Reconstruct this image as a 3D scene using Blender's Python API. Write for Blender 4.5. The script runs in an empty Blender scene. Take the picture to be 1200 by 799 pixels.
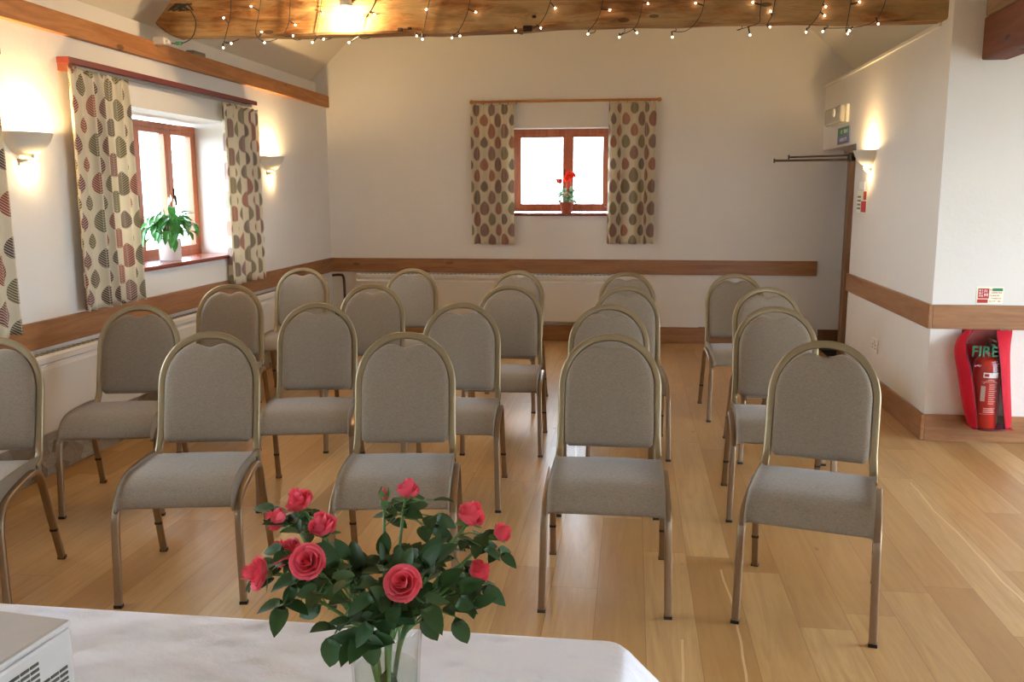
import bpy, bmesh, math, random
from mathutils import Vector, Matrix, Euler
PI = math.pi
random.seed(7)
SC = bpy.context.scene
C = SC.collection

# ------------------------------------------------------------------ materials
class NT:
    def __init__(s, name):
        s.m = bpy.data.materials.new(name); s.m.use_nodes = True
        s.t = s.m.node_tree; s.n = s.t.nodes; s.n.clear()
        s.out = s.n.new('ShaderNodeOutputMaterial')
    def node(s, kind, **kw):
        o = s.n.new(kind)
        for k, v in kw.items(): setattr(o, k, v)
        return o
    def link(s, a, b): s.t.links.new(a, b)
    def put(s, sock, v):
        if isinstance(v, bpy.types.NodeSocket): s.link(v, sock)
        else: sock.default_value = v
    def math(s, op, a, b=0.0, c=None, clamp=False):
        o = s.node('ShaderNodeMath', operation=op); o.use_clamp = clamp
        s.put(o.inputs[0], a); s.put(o.inputs[1], b)
        if c is not None: s.put(o.inputs[2], c)
        return o.outputs[0]
    def mix(s, f, a, b, mode='MIX'):
        o = s.node('ShaderNodeMix', data_type='RGBA', blend_type=mode)
        s.put(o.inputs[0], f); s.put(o.inputs[6], a); s.put(o.inputs[7], b)
        return o.outputs[2]
    def ramp(s, f, stops, interp='LINEAR'):
        o = s.node('ShaderNodeValToRGB'); r = o.color_ramp; r.interpolation = interp
        while len(r.elements) < len(stops): r.elements.new(0.5)
        for e, (p, c) in zip(r.elements, stops): e.position = p; e.color = c
        s.put(o.inputs[0], f); return o.outputs[0]
    def coord(s, which='Object', scale=(1,1,1), rot=(0,0,0), loc=(0,0,0)):
        tc = s.node('ShaderNodeTexCoord'); mp = s.node('ShaderNodeMapping')
        s.link(tc.outputs[which], mp.inputs[0])
        mp.inputs[1].default_value = loc; mp.inputs[2].default_value = rot; mp.inputs[3].default_value = scale
        return mp.outputs[0]
    def noise(s, vec, scale=5, detail=4, rough=.55, dist=0):
        o = s.node('ShaderNodeTexNoise'); s.link(vec, o.inputs['Vector'])
        o.inputs['Scale'].default_value = scale; o.inputs['Detail'].default_value = detail
        o.inputs['Roughness'].default_value = rough; o.inputs['Distortion'].default_value = dist
        return o.outputs[0]
    def bump(s, h, strength=.3, dist=.01):
        o = s.node('ShaderNodeBump'); o.inputs['Strength'].default_value = strength
        o.inputs['Distance'].default_value = dist; s.link(h, o.inputs['Height']); return o.outputs[0]
    def bsdf(s, color, rough=.5, metal=0., normal=None, **kw):
        b = s.node('ShaderNodeBsdfPrincipled')
        s.put(b.inputs['Base Color'], color); s.put(b.inputs['Roughness'], rough); s.put(b.inputs['Metallic'], metal)
        if normal is not None: s.link(normal, b.inputs['Normal'])
        for k, v in kw.items(): s.put(b.inputs[k.replace('_', ' ')], v)
        s.link(b.outputs[0], s.out.inputs[0]); return b

def c(r, g, b):      # sRGB 0-255 -> linear
    f = lambda x: (x/255/12.92) if x/255 <= .04045 else ((x/255+.055)/1.055)**2.4
    return (f(r), f(g), f(b), 1)

def plain(name, col, rough=.5, metal=0., grain=.06, gscale=40, bump=0., **kw):
    t = NT(name); v = t.coord('Object')
    n = t.noise(v, gscale, 3)
    d = tuple(x*(1-grain*2) for x in col[:3])+(1,)
    colr = t.mix(n, d, tuple(min(1, x*(1+grain)) for x in col[:3])+(1,))
    nm = t.bump(n, bump, .003) if bump else None
    t.bsdf(colr, rough, metal, nm, **kw); return t.m

M = {}
def plaster(name, col):
    t = NT(name); v = t.coord('Object')
    n = t.noise(v, 3.2, 5, .6); n2 = t.noise(v, 55, 4, .6)
    colr = t.mix(n, tuple(x*.955 for x in col[:3])+(1,), col)
    h = t.math('ADD', t.math('MULTIPLY', n, 1.0), t.math('MULTIPLY', n2, .12))
    t.bsdf(colr, .82, 0, t.bump(h, .35, .02)); return t.m
M['plaster'] = plaster('painted plaster', c(226, 222, 214))
M['ceiling'] = plaster('painted ceiling', c(226, 219, 204))

def wood(name, a, b, axis='Y', rough=.45, grain=1., knots=.5, coat=0.):
    t = NT(name)
    sc = {'X': (.9, 9, 9), 'Y': (9, .9, 9), 'Z': (9, 9, .9)}[axis]
    v = t.coord('Object', sc)
    n = t.noise(v, 2.2, 7, .62, 1.2)
    fine = t.noise(t.coord('Object', tuple(x*6 for x in sc)), 3, 4, .6)
    col = t.ramp(n, [(.28, a), (.5, tuple((x+y)/2 for x, y in zip(a, b))), (.72, b)])
    col = t.mix(t.math('MULTIPLY', fine, .35*grain), col, tuple(x*.45 for x in a[:3])+(1,))
    kn = t.node('ShaderNodeTexVoronoi'); t.link(t.coord('Object', tuple(1.6 if x < 1 else .45*x for x in sc)), kn.inputs['Vector']); kn.inputs['Scale'].default_value = 1.3
    kf = t.math('MULTIPLY', t.math('LESS_THAN', kn.outputs['Distance'], .10), knots)
    col = t.mix(kf, col, tuple(x*.3 for x in a[:3])+(1,))
    t.bsdf(col, rough, 0, t.bump(fine, .15, .003), Coat_Weight=coat, Coat_Roughness=.25); return t.m
M['oak_x'] = wood('oak trim running across', c(136, 88, 52), c(176, 126, 80), 'X', .4)
M['oak_y'] = wood('oak trim running along', c(136, 88, 52), c(176, 126, 80), 'Y', .4)
M['plate'] = wood('orange pine wall plate', c(150, 90, 42), c(198, 134, 74), 'Y', .6, knots=.8)
M['frame'] = wood('red stained window joinery', c(158, 80, 46), c(200, 118, 72), 'Z', .35)
M['sill'] = wood('red stained sill board', c(116, 40, 28), c(150, 62, 42), 'Y', .25, coat=.5)
M['redbatten'] = wood('dark red stained batten', c(104, 34, 26), c(130, 50, 38), 'Y', .5)
M['pole'] = wood('honey pine pole', c(176, 112, 46), c(206, 146, 74), 'X', .35)
M['jamb'] = wood('brown door frame timber', c(98, 66, 42), c(132, 94, 62), 'Z', .5)

def old_beam():
    t = NT('weathered old beam timber'); v = t.coord('Object', (1.0, 7, 7))
    n = t.noise(v, 2.4, 8, .66, 1.0); big = t.noise(t.coord('Object', (1.2, 2, 3)), 2.0, 3, .5)
    col = t.ramp(n, [(.30, c(80, 52, 32)), (.46, c(130, 88, 50)), (.56, c(158, 112, 68)), (.72, c(194, 152, 106))])
    col = t.mix(t.ramp(big, [(.40, (0, 0, 0, 1)), (.60, (.7, .7, .7, 1))]), col, c(176, 148, 104))
    col = t.mix(t.ramp(t.noise(t.coord('Object', (1, 3, 3), loc=(4, 2, 1)), 3.5, 4, .6), [(.58, (0, 0, 0, 1)), (.75, (.7, .7, .7, 1))]), col, c(92, 52, 30))
    kn = t.node('ShaderNodeTexVoronoi'); t.link(t.coord('Object', (1.4, 4, 4)), kn.inputs['Vector']); kn.inputs['Scale'].default_value = 1.8
    col = t.mix(t.math('MULTIPLY', t.math('LESS_THAN', kn.outputs['Distance'], .09), .7), col, c(60, 38, 24))
    t.bsdf(col, .85, 0, t.bump(n, 1.0, .03), Specular_IOR_Level=.2); return t.m
M['beam'] = old_beam()
M['redbeam'] = wood('dark red brown beam timber', c(92, 42, 22), c(134, 72, 42), 'Y', .6, knots=1.)
M['palebeam'] = wood('pale grey brown beam timber', c(128, 98, 66), c(162, 130, 94), 'Y', .7)

def floor_mat():
    t = NT('oak plank floor')
    tc = t.node('ShaderNodeTexCoord'); sx = t.node('ShaderNodeSeparateXYZ'); t.link(tc.outputs['Object'], sx.inputs[0])
    X, Y = sx.outputs[0], sx.outputs[1]
    W = .178
    px = t.math('DIVIDE', t.math('ADD', X, 20-.135), W); col = t.math('FLOOR', px); fx = t.math('FRACT', px)
    wn = t.node('ShaderNodeTexWhiteNoise', noise_dimensions='1D'); t.link(col, wn.inputs['W'])
    py = t.math('DIVIDE', t.math('ADD', t.math('ADD', Y, 20), t.math('MULTIPLY', wn.outputs[0], 7.3)), 1.75); row = t.math('FLOOR', py); fy = t.math('FRACT', py)
    cb = t.node('ShaderNodeCombineXYZ'); t.link(col, cb.inputs[0]); t.link(row, cb.inputs[1])
    w2 = t.node('ShaderNodeTexWhiteNoise', noise_dimensions='2D'); t.link(cb.outputs[0], w2.inputs['Vector'])
    tone = w2.outputs[0]
    # grain shifted per board
    off = t.node('ShaderNodeCombineXYZ'); t.link(t.math('MULTIPLY', tone, 37.), off.inputs[0]); t.link(t.math('MULTIPLY', tone, 91.), off.inputs[1])
    va = t.node('ShaderNodeVectorMath', operation='ADD'); t.link(tc.outputs['Object'], va.inputs[0]); t.link(off.outputs[0], va.inputs[1])
    mp = t.node('ShaderNodeMapping'); t.link(va.outputs[0], mp.inputs[0]); mp.inputs[3].default_value = (11, .9, 1)
    g = t.noise(mp.outputs[0], 1.6, 8, .62, 1.6)
    mp2 = t.node('ShaderNodeMapping'); t.link(va.outputs[0], mp2.inputs[0]); mp2.inputs[3].default_value = (60, 2.2, 1)
    g2 = t.noise(mp2.outputs[0], 2.4, 4, .6)
    base = t.ramp(tone, [(0, c(180, 138, 82)), (.3, c(196, 154, 98)), (.6, c(206, 166, 110)), (.85, c(214, 178, 124)), (1, c(188, 146, 92))])
    colr = t.mix(t.ramp(g, [(.3, (.55, .55, .55, 1)), (.62, (0, 0, 0, 1))]), base, c(158, 112, 62))
    colr = t.mix(t.math('MULTIPLY', g2, .26), colr, c(138, 96, 54))
    big = t.noise(t.coord('Object', (1.0, .5, 1)), 1.1, 3, .5)
    colr = t.mix(t.ramp(big, [(.45, (0, 0, 0, 1)), (.75, (.35, .35, .35, 1))]), colr, c(204, 160, 108))
    # knots
    kn = t.node('ShaderNodeTexVoronoi'); t.link(t.coord('Object', (2.2, 1.1, 1)), kn.inputs['Vector']); kn.inputs['Scale'].default_value = 1.5
    colr = t.mix(t.ramp(kn.outputs['Distance'], [(.0, (.85, .85, .85, 1)), (.045, (0, 0, 0, 1))]), colr, c(88, 52, 28))
    # pale sapwood streaks that run along two of the boards
    wob = t.math('MULTIPLY', t.math('SUBTRACT', t.noise(t.coord('Object', (.1, 1.2, 1)), 1.5, 2), .5), .06)
    for x0, y0, y1 in ((.385, 2.4, 3.5), (1.462, 3.2, 4.75), (-.30, 4.9, 6.2), (.19, 2.0, 2.9), (2.1, 3.0, 4.6), (-1.35, 3.8, 4.9)):
        dx = t.math('ABSOLUTE', t.math('SUBTRACT', t.math('ADD', X, wob), x0))
        f = t.math('LESS_THAN', dx, .0042)
        f = t.math('MULTIPLY', f, t.math('MULTIPLY', t.math('GREATER_THAN', Y, y0), t.math('LESS_THAN', Y, y1)))
        colr = t.mix(t.math('MULTIPLY', f, .55), colr, c(236, 208, 160))
    ex = t.math('MULTIPLY', t.math('MINIMUM', fx, t.math('SUBTRACT', 1, fx)), W)
    ey = t.math('MULTIPLY', t.math('MINIMUM', fy, t.math('SUBTRACT', 1, fy)), 1.75)
    seam = t.math('LESS_THAN', t.math('MINIMUM', ex, ey), .0013)
    colr = t.mix(t.math('MULTIPLY', seam, .5), colr, c(104, 66, 36))
    h = t.math('SUBTRACT', t.math('MULTIPLY', g2, .15), t.math('MULTIPLY', seam, .6))
    rg = t.math('ADD', .27, t.math('MULTIPLY', g, .12))
    t.bsdf(colr, rg, 0, t.bump(h, .10, .003), Specular_IOR_Level=.55)
    return t.m
M['floor'] = floor_mat()

def weave(name, col):
    t = NT(name); v = t.coord('Object')
    n1 = t.noise(t.coord('Object', (1.0, 1.0, 6)), 90, 3, .7); n2 = t.noise(v, 260, 3, .7); n3 = t.noise(v, 8, 2)
    f = t.math('ADD', t.math('MULTIPLY', n1, .5), t.math('MULTIPLY', n2, .5))
    colr = t.ramp(f, [(.3, tuple(x*.55 for x in col[:3])+(1,)), (.5, col), (.7, tuple(min(1, x*1.35) for x in col[:3])+(1,))])
    colr = t.mix(t.math('MULTIPLY', n3, .15), colr, tuple(x*.8 for x in col[:3])+(1,))
    t.bsdf(colr, .85, 0, t.bump(f, .35, .002), Sheen_Weight=.25, Sheen_Roughness=.4); return t.m
M['fabric'] = weave('taupe woven upholstery', c(125, 110, 91))
M['gold'] = plain('champagne painted steel', c(146, 130, 100), .36, .7, .03, 60)
M['steel'] = plain('bronze satin steel', c(150, 128, 104), .36, .8, .04, 60)
M['blackplastic'] = plain('black plastic', c(26, 25, 24), .5)
M['whiteplastic'] = plain('white plastic', c(226, 224, 216), .4, 0, .02)
M['radiator'] = plain('white enamel', c(216, 212, 204), .35, 0, .02, 6)
M['greyplastic'] = plain('grey plastic', c(120, 118, 108), .5)
M['copper'] = plain('brown pipe', c(86, 58, 42), .4, .5)
M['darkmetal'] = plain('dark bronze metal', c(78, 66, 54), .4, .7)
M['mat'] = plain('black mat', c(22, 21, 20), .95, 0, .3, 200, .5)
M['alu'] = plain('dull aluminium', c(150, 148, 144), .4, .8)
M['sconce'] = plain('white plaster lamp', c(214, 206, 190), .7, 0, .03, 20)
M['terracotta'] = plain('terracotta', c(168, 84, 60), .8, 0, .1, 25, .2)
M['potwhite'] = plain('white glazed pot', c(232, 230, 226), .22, 0, .02)
M['soil'] = plain('dark soil', c(48, 34, 26), .95, 0, .4, 90, .8)
M['redmetal'] = plain('red enamel', c(178, 28, 20), .28, 0, .04, 20, 0)
M['redfabric'] = plain('red nylon cloth', c(190, 10, 38), .65, 0, .1, 14, .35, Sheen_Weight=.05, Specular_IOR_Level=.25)
M['redboard'] = plain('dark red board', c(140, 34, 34), .5)
M['signwhite'] = plain('cream sign face', c(236, 240, 214), .5, 0, .02)
M['signred'] = plain('red sign ink', c(186, 34, 30), .5, 0, .02)
M['signgreen'] = plain('green sign ink', c(60, 130, 92), .5, 0, .02)
M['signblue'] = plain('grey blue sign ink', c(104, 116, 158), .5, 0, .02)
M['paper'] = plain('white print', c(240, 238, 232), .6, 0, .02)
M['projgrey'] = plain('pale grey plastic', c(188, 181, 175), .45, 0, .03, 30)
M['vent'] = plain('dark vent slot', c(78, 72, 62), .8)
M['iron'] = plain('rusty iron', c(52, 34, 24), .7, .5, .3, 60)

def stone():
    t = NT('rubble stone plinth'); v = t.coord('Object', (1, 1, 1.7))
    vo = t.node('ShaderNodeTexVoronoi'); t.link(v, vo.inputs['Vector']); vo.inputs['Scale'].default_value = 7
    sep = t.node('ShaderNodeSeparateColor'); t.link(vo.outputs['Color'], sep.inputs[0])
    n = t.noise(v, 22, 5)
    col = t.ramp(sep.outputs[0], [(0, c(120, 104, 86)), (.5, c(150, 134, 112)), (1, c(172, 160, 140))])
    col = t.mix(t.math('MULTIPLY', n, .5), col, c(100, 86, 70))
    t.bsdf(col, .9, 0, t.bump(t.math('ADD', vo.outputs['Distance'], n), .8, .02)); return t.m
M['stone'] = stone()

def curtain_mat():
    t = NT('leaf print curtain cloth')
    tc = t.node('ShaderNodeTexCoord'); s = t.node('ShaderNodeSeparateXYZ'); t.link(tc.outputs['UV'], s.inputs[0])
    U, V = s.outputs[0], s.outputs[1]
    PX, PY = .088, .215
    col = t.math('FLOOR', t.math('DIVIDE', t.math('ADD', U, 10), PX))
    odd = t.math('MODULO', col, 2)
    def leafset(shift):     # leaf columns; shift picks the neighbour column so wide leaves can overlap cells
        cidx = t.math('ADD', col, shift)
        par = t.math('MODULO', cidx, 2)
        xc = t.math('SUBTRACT', t.math('MULTIPLY', t.math('ADD', cidx, .5), PX), 10)
        lx = t.math('SUBTRACT', U, xc)
        vy = t.math('ADD', t.math('DIVIDE', t.math('ADD', V, 5), PY), t.math('MULTIPLY', par, .5))
        row = t.math('FLOOR', vy); fy = t.math('SUBTRACT', t.math('FRACT', vy), .5)
        cb = t.node('ShaderNodeCombineXYZ'); t.link(cidx, cb.inputs[0]); t.link(row, cb.inputs[1])
        wn = t.node('ShaderNodeTexWhiteNoise', noise_dimensions='2D'); t.link(cb.outputs[0], wn.inputs['Vector'])
        size = t.math('ADD', .78, t.math('MULTIPLY', wn.outputs[0], .3))
        ly = t.math('DIVIDE', t.math('MULTIPLY', fy, PY), size)         # metres
        yy = t.math('DIVIDE', ly, .070)                                 # -1..1
        k = t.math('SUBTRACT', 1, t.math('MULTIPLY', yy, yy), clamp=True)
        tip = t.math('ADD', 1, t.math('MULTIPLY', yy, -.22))
        wd = t.math('MULTIPLY', t.math('MULTIPLY', t.math('POWER', k, .72), tip), .047)
        wd = t.math('MULTIPLY', wd, size)
        ax = t.math('ABSOLUTE', lx)
        ins = t.math('MULTIPLY', t.math('LESS_THAN', ax, wd), t.math('LESS_THAN', t.math('ABSOLUTE', yy), 1))
        hatch = t.math('LESS_THAN', t.math('FRACT', t.math('DIVIDE', t.math('SUBTRACT', t.math('MULTIPLY', fy, PY), t.math('MULTIPLY', ax, .8)), .0145)), .36)
        mid = t.math('LESS_THAN', ax, .0016)
        hc = t.math('MULTIPLY', t.math('MAXIMUM', hatch, mid), .68)
        pc = t.ramp(wn.outputs[0], [(0, c(84, 60, 52)), (.18, c(158, 66, 46)), (.45, c(112, 102, 62)), (.64, c(122, 66, 66)), (.86, c(96, 84, 56)), (.94, c(150, 58, 44))], 'CONSTANT')
        return ins, hc, pc
    cream = c(232, 222, 196)
    colr = cream
    for sh in (-1, 1, 0):
        ins, hc, pc = leafset(sh)
        pc = t.mix(hc, pc, cream)
        colr = t.mix(ins, colr, pc)
    n = t.noise(t.coord('UV', (1, 1, 1)), 500, 2)
    colr = t.mix(t.math('MULTIPLY', n, .15), colr, c(150, 130, 110))
    b = t.bsdf(colr, .8)
    tr = t.node('ShaderNodeBsdfTranslucent'); t.put(tr.inputs[0], colr)
    mx = t.node('ShaderNodeMixShader'); mx.inputs[0].default_value = .28
    t.link(b.outputs[0], mx.inputs[1]); t.link(tr.outputs[0], mx.inputs[2]); t.link(mx.outputs[0], t.out.inputs[0])
    return t.m
M['curtain'] = curtain_mat()

def cloth():
    t = NT('white table linen'); v = t.coord('Object')
    vo = t.node('ShaderNodeTexVoronoi', feature='SMOOTH_F1'); t.link(t.coord('Object', (1, 1.3, 1)), vo.inputs['Vector']); vo.inputs['Scale'].default_value = 13
    n = t.noise(v, 9, 4); n2 = t.noise(v, 300, 2)
    h = t.math('ADD', t.math('MULTIPLY', vo.outputs[0], .8), t.math('ADD', t.math('MULTIPLY', n, .35), t.math('MULTIPLY', n2, .02)))
    t.bsdf(c(236, 236, 243), .8, 0, t.bump(h, 1.0, .03)); return t.m
M['cloth'] = cloth()

def thin_glass(name='window pane glass', tint=(1, 1, 1, 1), f0=.04):
    t = NT(name)
    tr = t.node('ShaderNodeBsdfTransparent'); tr.inputs[0].default_value = tint
    gl = t.node('ShaderNodeBsdfGlossy'); gl.inputs['Roughness'].default_value = .02
    lw = t.node('ShaderNodeLayerWeight'); fac = t.math('ADD', f0, t.math('MULTIPLY', t.math('POWER', lw.outputs['Facing'], 5), .9))
    mx = t.node('ShaderNodeMixShader'); t.link(fac, mx.inputs[0]); t.link(tr.outputs[0], mx.inputs[1]); t.link(gl.outputs[0], mx.inputs[2])
    t.link(mx.outputs[0], t.out.inputs[0]); return t.m
M['pane'] = thin_glass()
M['film'] = thin_glass('clear vinyl film', (.95, .95, .95, 1), .02)
def solid_glass(name, ior, tint, rough=0.0):
    t = NT(name); g = t.node('ShaderNodeBsdfGlass'); g.inputs['IOR'].default_value = ior; g.inputs['Roughness'].default_value = rough
    g.inputs['Color'].default_value = tint; t.link(g.outputs[0], t.out.inputs[0]); return t.m
M['glass'] = thin_glass('clear vase glass', (.965, .98, .975, 1), .07)
M['water'] = thin_glass('vase water', (.93, .96, .94, 1), .03)

def emis(name, col, st):
    t = NT(name); e = t.node('ShaderNodeEmission'); e.inputs[0].default_value = col; e.inputs[1].default_value = st
    t.link(e.outputs[0], t.out.inputs[0]); return t.m
M['bulb'] = emis('warm lamp glow', (1, .72, .4, 1), 60)
M['minibulb'] = emis('fairy bulb glow', (1, .66, .46, 1), 30)

def leafmat(name, a, b, rough=.4, trans=.15):
    t = NT(name); v = t.coord('Object'); n = t.noise(v, 30, 3)
    colr = t.mix(n, a, b); p = t.bsdf(colr, rough)
    tr = t.node('ShaderNodeBsdfTranslucent'); t.put(tr.inputs[0], colr)
    mx = t.node('ShaderNodeMixShader'); mx.inputs[0].default_value = trans
    t.link(p.outputs[0], mx.inputs[1]); t.link(tr.outputs[0], mx.inputs[2]); t.link(mx.outputs[0], t.out.inputs[0]); return t.m
M['roseleaf'] = leafmat('rose leaf green', c(26, 58, 28), c(58, 94, 48), .5)
M['rosestem'] = leafmat('rose stem green', c(70, 112, 56), c(104, 146, 78), .5, .05)
M['petal'] = leafmat('coral rose petals', c(232, 62, 90), c(248, 122, 136), .55, .3)
M['lilyleaf'] = leafmat('peace lily leaf green', c(30, 92, 40), c(78, 150, 62), .3, .35)
M['lilybud'] = leafmat('peace lily pale bloom', c(200, 214, 190), c(236, 240, 226), .5, .3)
M['geraleaf'] = leafmat('pot plant green', c(60, 112, 62), c(130, 170, 110), .5, .3)
M['gerared'] = leafmat('orange red flower', c(222, 44, 24), c(240, 78, 48), .5, .3)
M['gerapink'] = leafmat('pink red flower', c(226, 100, 84), c(240, 130, 110), .5, .3)

# ------------------------------------------------------------------ geometry helpers
def obj(name, bm, mat, parent=None, smooth=False, autos=None, bevel=0):
    me = bpy.data.meshes.new(name); bm.normal_update(); bm.to_mesh(me); bm.free()
    o = bpy.data.objects.new(name, me); C.objects.link(o)
    if isinstance(mat, (list, tuple)):
        for m in mat: me.materials.append(m)
    else: me.materials.append(mat)
    if smooth:
        me.polygons.foreach_set('use_smooth', [True]*len(me.polygons))
        if autos: me.set_sharp_from_angle(angle=math.radians(autos))
    if bevel:
        md = o.modifiers.new('bevel', 'BEVEL'); md.width = bevel; md.segments = 2; md.limit_method = 'ANGLE'
    if parent is not None: o.parent = parent
    return o
def thing(name, label, cat, loc=(0, 0, 0), rz=0, group=None):
    o = bpy.data.objects.new(name, None); C.objects.link(o); o.empty_display_size = .1
    o.location = loc; o.rotation_euler = (0, 0, rz); o['label'] = label; o['category'] = cat
    if group: o['group'] = group
    return o
def tag(o, label, cat, group=None):
    o['label'] = label; o['category'] = cat
    if group: o['group'] = group
    return o
def struct(o, label=None, cat=None):
    o['kind'] = 'structure'
    if label: o['label'] = label
    if cat: o['category'] = cat
    return o
def box(bm, x0, x1, y0, y1, z0, z1, mi=0):
    v = [bm.verts.new(p) for p in ((x0,y0,z0),(x1,y0,z0),(x1,y1,z0),(x0,y1,z0),(x0,y0,z1),(x1,y0,z1),(x1,y1,z1),(x0,y1,z1))]
    for f in ((0,3,2,1),(4,5,6,7),(0,1,5,4),(1,2,6,5),(2,3,7,6),(3,0,4,7)):
        bm.faces.new([v[i] for i in f]).material_index = mi
def prism(bm, pts, d, mi=0):      # closed polygon of 3d points extruded by the vector d
    a = [bm.verts.new(p) for p in pts]; b = [bm.verts.new(Vector(p)+Vector(d)) for p in pts]
    n = len(pts)
    bm.faces.new(a[::-1]).material_index = mi; bm.faces.new(b).material_index = mi
    for i in range(n): bm.faces.new((a[i], a[(i+1) % n], b[(i+1) % n], b[i])).material_index = mi
    bmesh.ops.recalc_face_normals(bm, faces=bm.faces)
def sweep(bm, pts, sec, normal=None, closed=False, cap=True, radii=None):
    pts = [Vector(p) for p in pts]; n = len(pts); rings = []
    up = None
    for i, p in enumerate(pts):
        a = pts[i-1] if (i > 0 or closed) else p; b = pts[(i+1) % n] if (i < n-1 or closed) else p
        t = (b-a).normalized()
        if normal is not None: nn = Vector(normal); nn = (nn-t*nn.dot(t)).normalized()
        else:
            if up is None: up = Vector((0, 0, 1)) if abs(t.z) < .9 else Vector((1, 0, 0))
            nn = (up-t*up.dot(t)).normalized(); up = nn
        s = t.cross(nn); r = radii[i] if radii else 1
        rings.append([bm.verts.new(p+s*(x*r)+nn*(y*r)) for x, y in sec])
    m = len(sec)
    for i in range(n if closed else n-1):
        A, B = rings[i], rings[(i+1) % n]
        for j in range(m): bm.faces.new((A[j], A[(j+1) % m], B[(j+1) % m], B[j]))
    if cap and not closed:
        bm.faces.new(rings[0][::-1]); bm.faces.new(rings[-1])
    bmesh.ops.recalc_face_normals(bm, faces=bm.faces)
def circ(r, n=8): return [(r*math.cos(2*PI*i/n), r*math.sin(2*PI*i/n)) for i in range(n)]
def rrect(w, h, r=.3, n=3):        # rounded rectangle section
    out = []; rr = min(w, h)*r
    for k, (sx, sy) in enumerate(((1,1),(-1,1),(-1,-1),(1,-1))):
        for i in range(n+1):
            a = k*PI/2+i*PI/2/n
            out.append((sx*(w/2-rr)+rr*math.cos(a), sy*(h/2-rr)+rr*math.sin(a)))
    return out
def tube(bm, pts, r, n=8, **k): sweep(bm, pts, circ(r, n), **k)
def lathe(bm, prof, cx=0, cy=0, n=24, a0=0, a1=2*PI, cap=False):
    full = abs(a1-a0-2*PI) < 1e-6; cols = []
    for i in range(n if full else n+1):
        a = a0+(a1-a0)*i/n
        cols.append([bm.verts.new((cx+r*math.cos(a), cy+r*math.sin(a), z)) for r, z in prof])
    for i in range(n):
        A, B = cols[i], cols[(i+1) % len(cols)]
        for j in range(len(prof)-1):
            bm.faces.new((A[j], B[j], B[j+1], A[j+1]))
    bmesh.ops.remove_doubles(bm, verts=bm.verts, dist=1e-6)
    bmesh.ops.recalc_face_normals(bm, faces=bm.faces)
def ball(bm, p, r, sub=2, sc=(1, 1, 1)):
    g = bmesh.ops.create_icosphere(bm, subdivisions=sub, radius=r)
    for v in g['verts']: v.co = Vector(p)+Vector((v.co.x*sc[0], v.co.y*sc[1], v.co.z*sc[2]))
def spline(P, k=6):
    P = [Vector(p) for p in P]; out = []
    for i in range(len(P)-1):
        p0 = P[max(i-1, 0)]; p1 = P[i]; p2 = P[i+1]; p3 = P[min(i+2, len(P)-1)]
        for j in range(k):
            t = j/k
            out.append(.5*((2*p1)+(-p0+p2)*t+(2*p0-5*p1+4*p2-p3)*t*t+(-p0+3*p1-3*p2+p3)*t**3))
    out.append(P[-1]); return out

# ------------------------------------------------------------------ room dimensions (metres)
XL, XR, YB, YC = -3.11, 1.786, 9.069, 5.624
DZ0, DZ1, BZ = .689, .833, .161
XE, YR = 4.7, -2.6             # right wall and rear wall of the wide part
ZR = 5.0
def ceil_l(x): return 2.609+.95*(x+3.262)
def ceil_r(x): return 2.701-.90*(x-1.95)

def wall_holes(name, axis, p0, p1, u0, u1, z0, z1, holes, mat=None, top=None):
    """slab wall: thickness p0..p1 on one axis, u0..u1 along the other, rectangular openings (u0,u1,z0,z1)"""
    bm = bmesh.new()
    us = sorted({u0, u1, *[h[0] for h in holes], *[h[1] for h in holes]}); zs = sorted({z0, z1, *[h[2] for h in holes], *[h[3] for h in holes]})
    for i in range(len(us)-1):
        for j in range(len(zs)-1):
            uc, zc = (us[i]+us[i+1])/2, (zs[j]+zs[j+1])/2
            if any(h[0] < uc < h[1] and h[2] < zc < h[3] for h in holes): continue
            if axis == 'X': box(bm, p0, p1, us[i], us[i+1], zs[j], zs[j+1])
            else: box(bm, us[i], us[i+1], p0, p1, zs[j], zs[j+1])
    bmesh.ops.remove_doubles(bm, verts=bm.verts, dist=1e-5)
    dead = {}
    for f in bm.faces: dead.setdefault(tuple(sorted(v.index for v in f.verts)), []).append(f)
    bm.verts.index_update(); dead = {}
    for f in bm.faces: dead.setdefault(tuple(sorted(v.index for v in f.verts)), []).append(f)
    bmesh.ops.delete(bm, geom=[f for l in dead.values() if len(l) > 1 for f in l], context='FACES')
    bmesh.ops.recalc_face_normals(bm, faces=bm.faces)
    return struct(obj(name, bm, mat or M['plaster']))

# floor
bm = bmesh.new(); box(bm, -3.7, 4.9, YR-.2, YB+.3, -.1, 0); struct(obj('floor', bm, M['floor']))
# left wall, with the window in view, the one whose curtain edge shows, and an unseen one added for daylight
LW = (5.06, 6.80, 1.02, 2.035); LW2 = (1.75, 3.55, 1.02, 2.035); LW3 = (-1.6, .2, 1.02, 2.035)
wall_holes('wall_left', 'X', XL-.42, XL, YR-.2, YB+.3, 0, 2.462, [LW, LW2, LW3])
# back wall up to the roof
BW = (-1.215, -.225, 1.282, 2.125)
bmz = 2.46
wall_holes('wall_back', 'Y', YB, YB+.3, -3.53, 3.3, 0, bmz, [BW])
bm = bmesh.new()
prism(bm, [(-3.53, YB, bmz), (3.3, YB, bmz), (3.3, YB, 2.6), (2.2, YB, 2.6), (-.6, YB, 5.15), (-3.53, YB, 2.6)], (0, .3, 0))
struct(obj('wall_gable', bm, M['plaster']))
# right wall of the narrow part, open at its far end as a doorway under a lintel
wall_holes('wall_right', 'X', XR, XR+.5, YC, YB, 0, 2.462, [(7.74, YB, 0, 1.884)])
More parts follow.
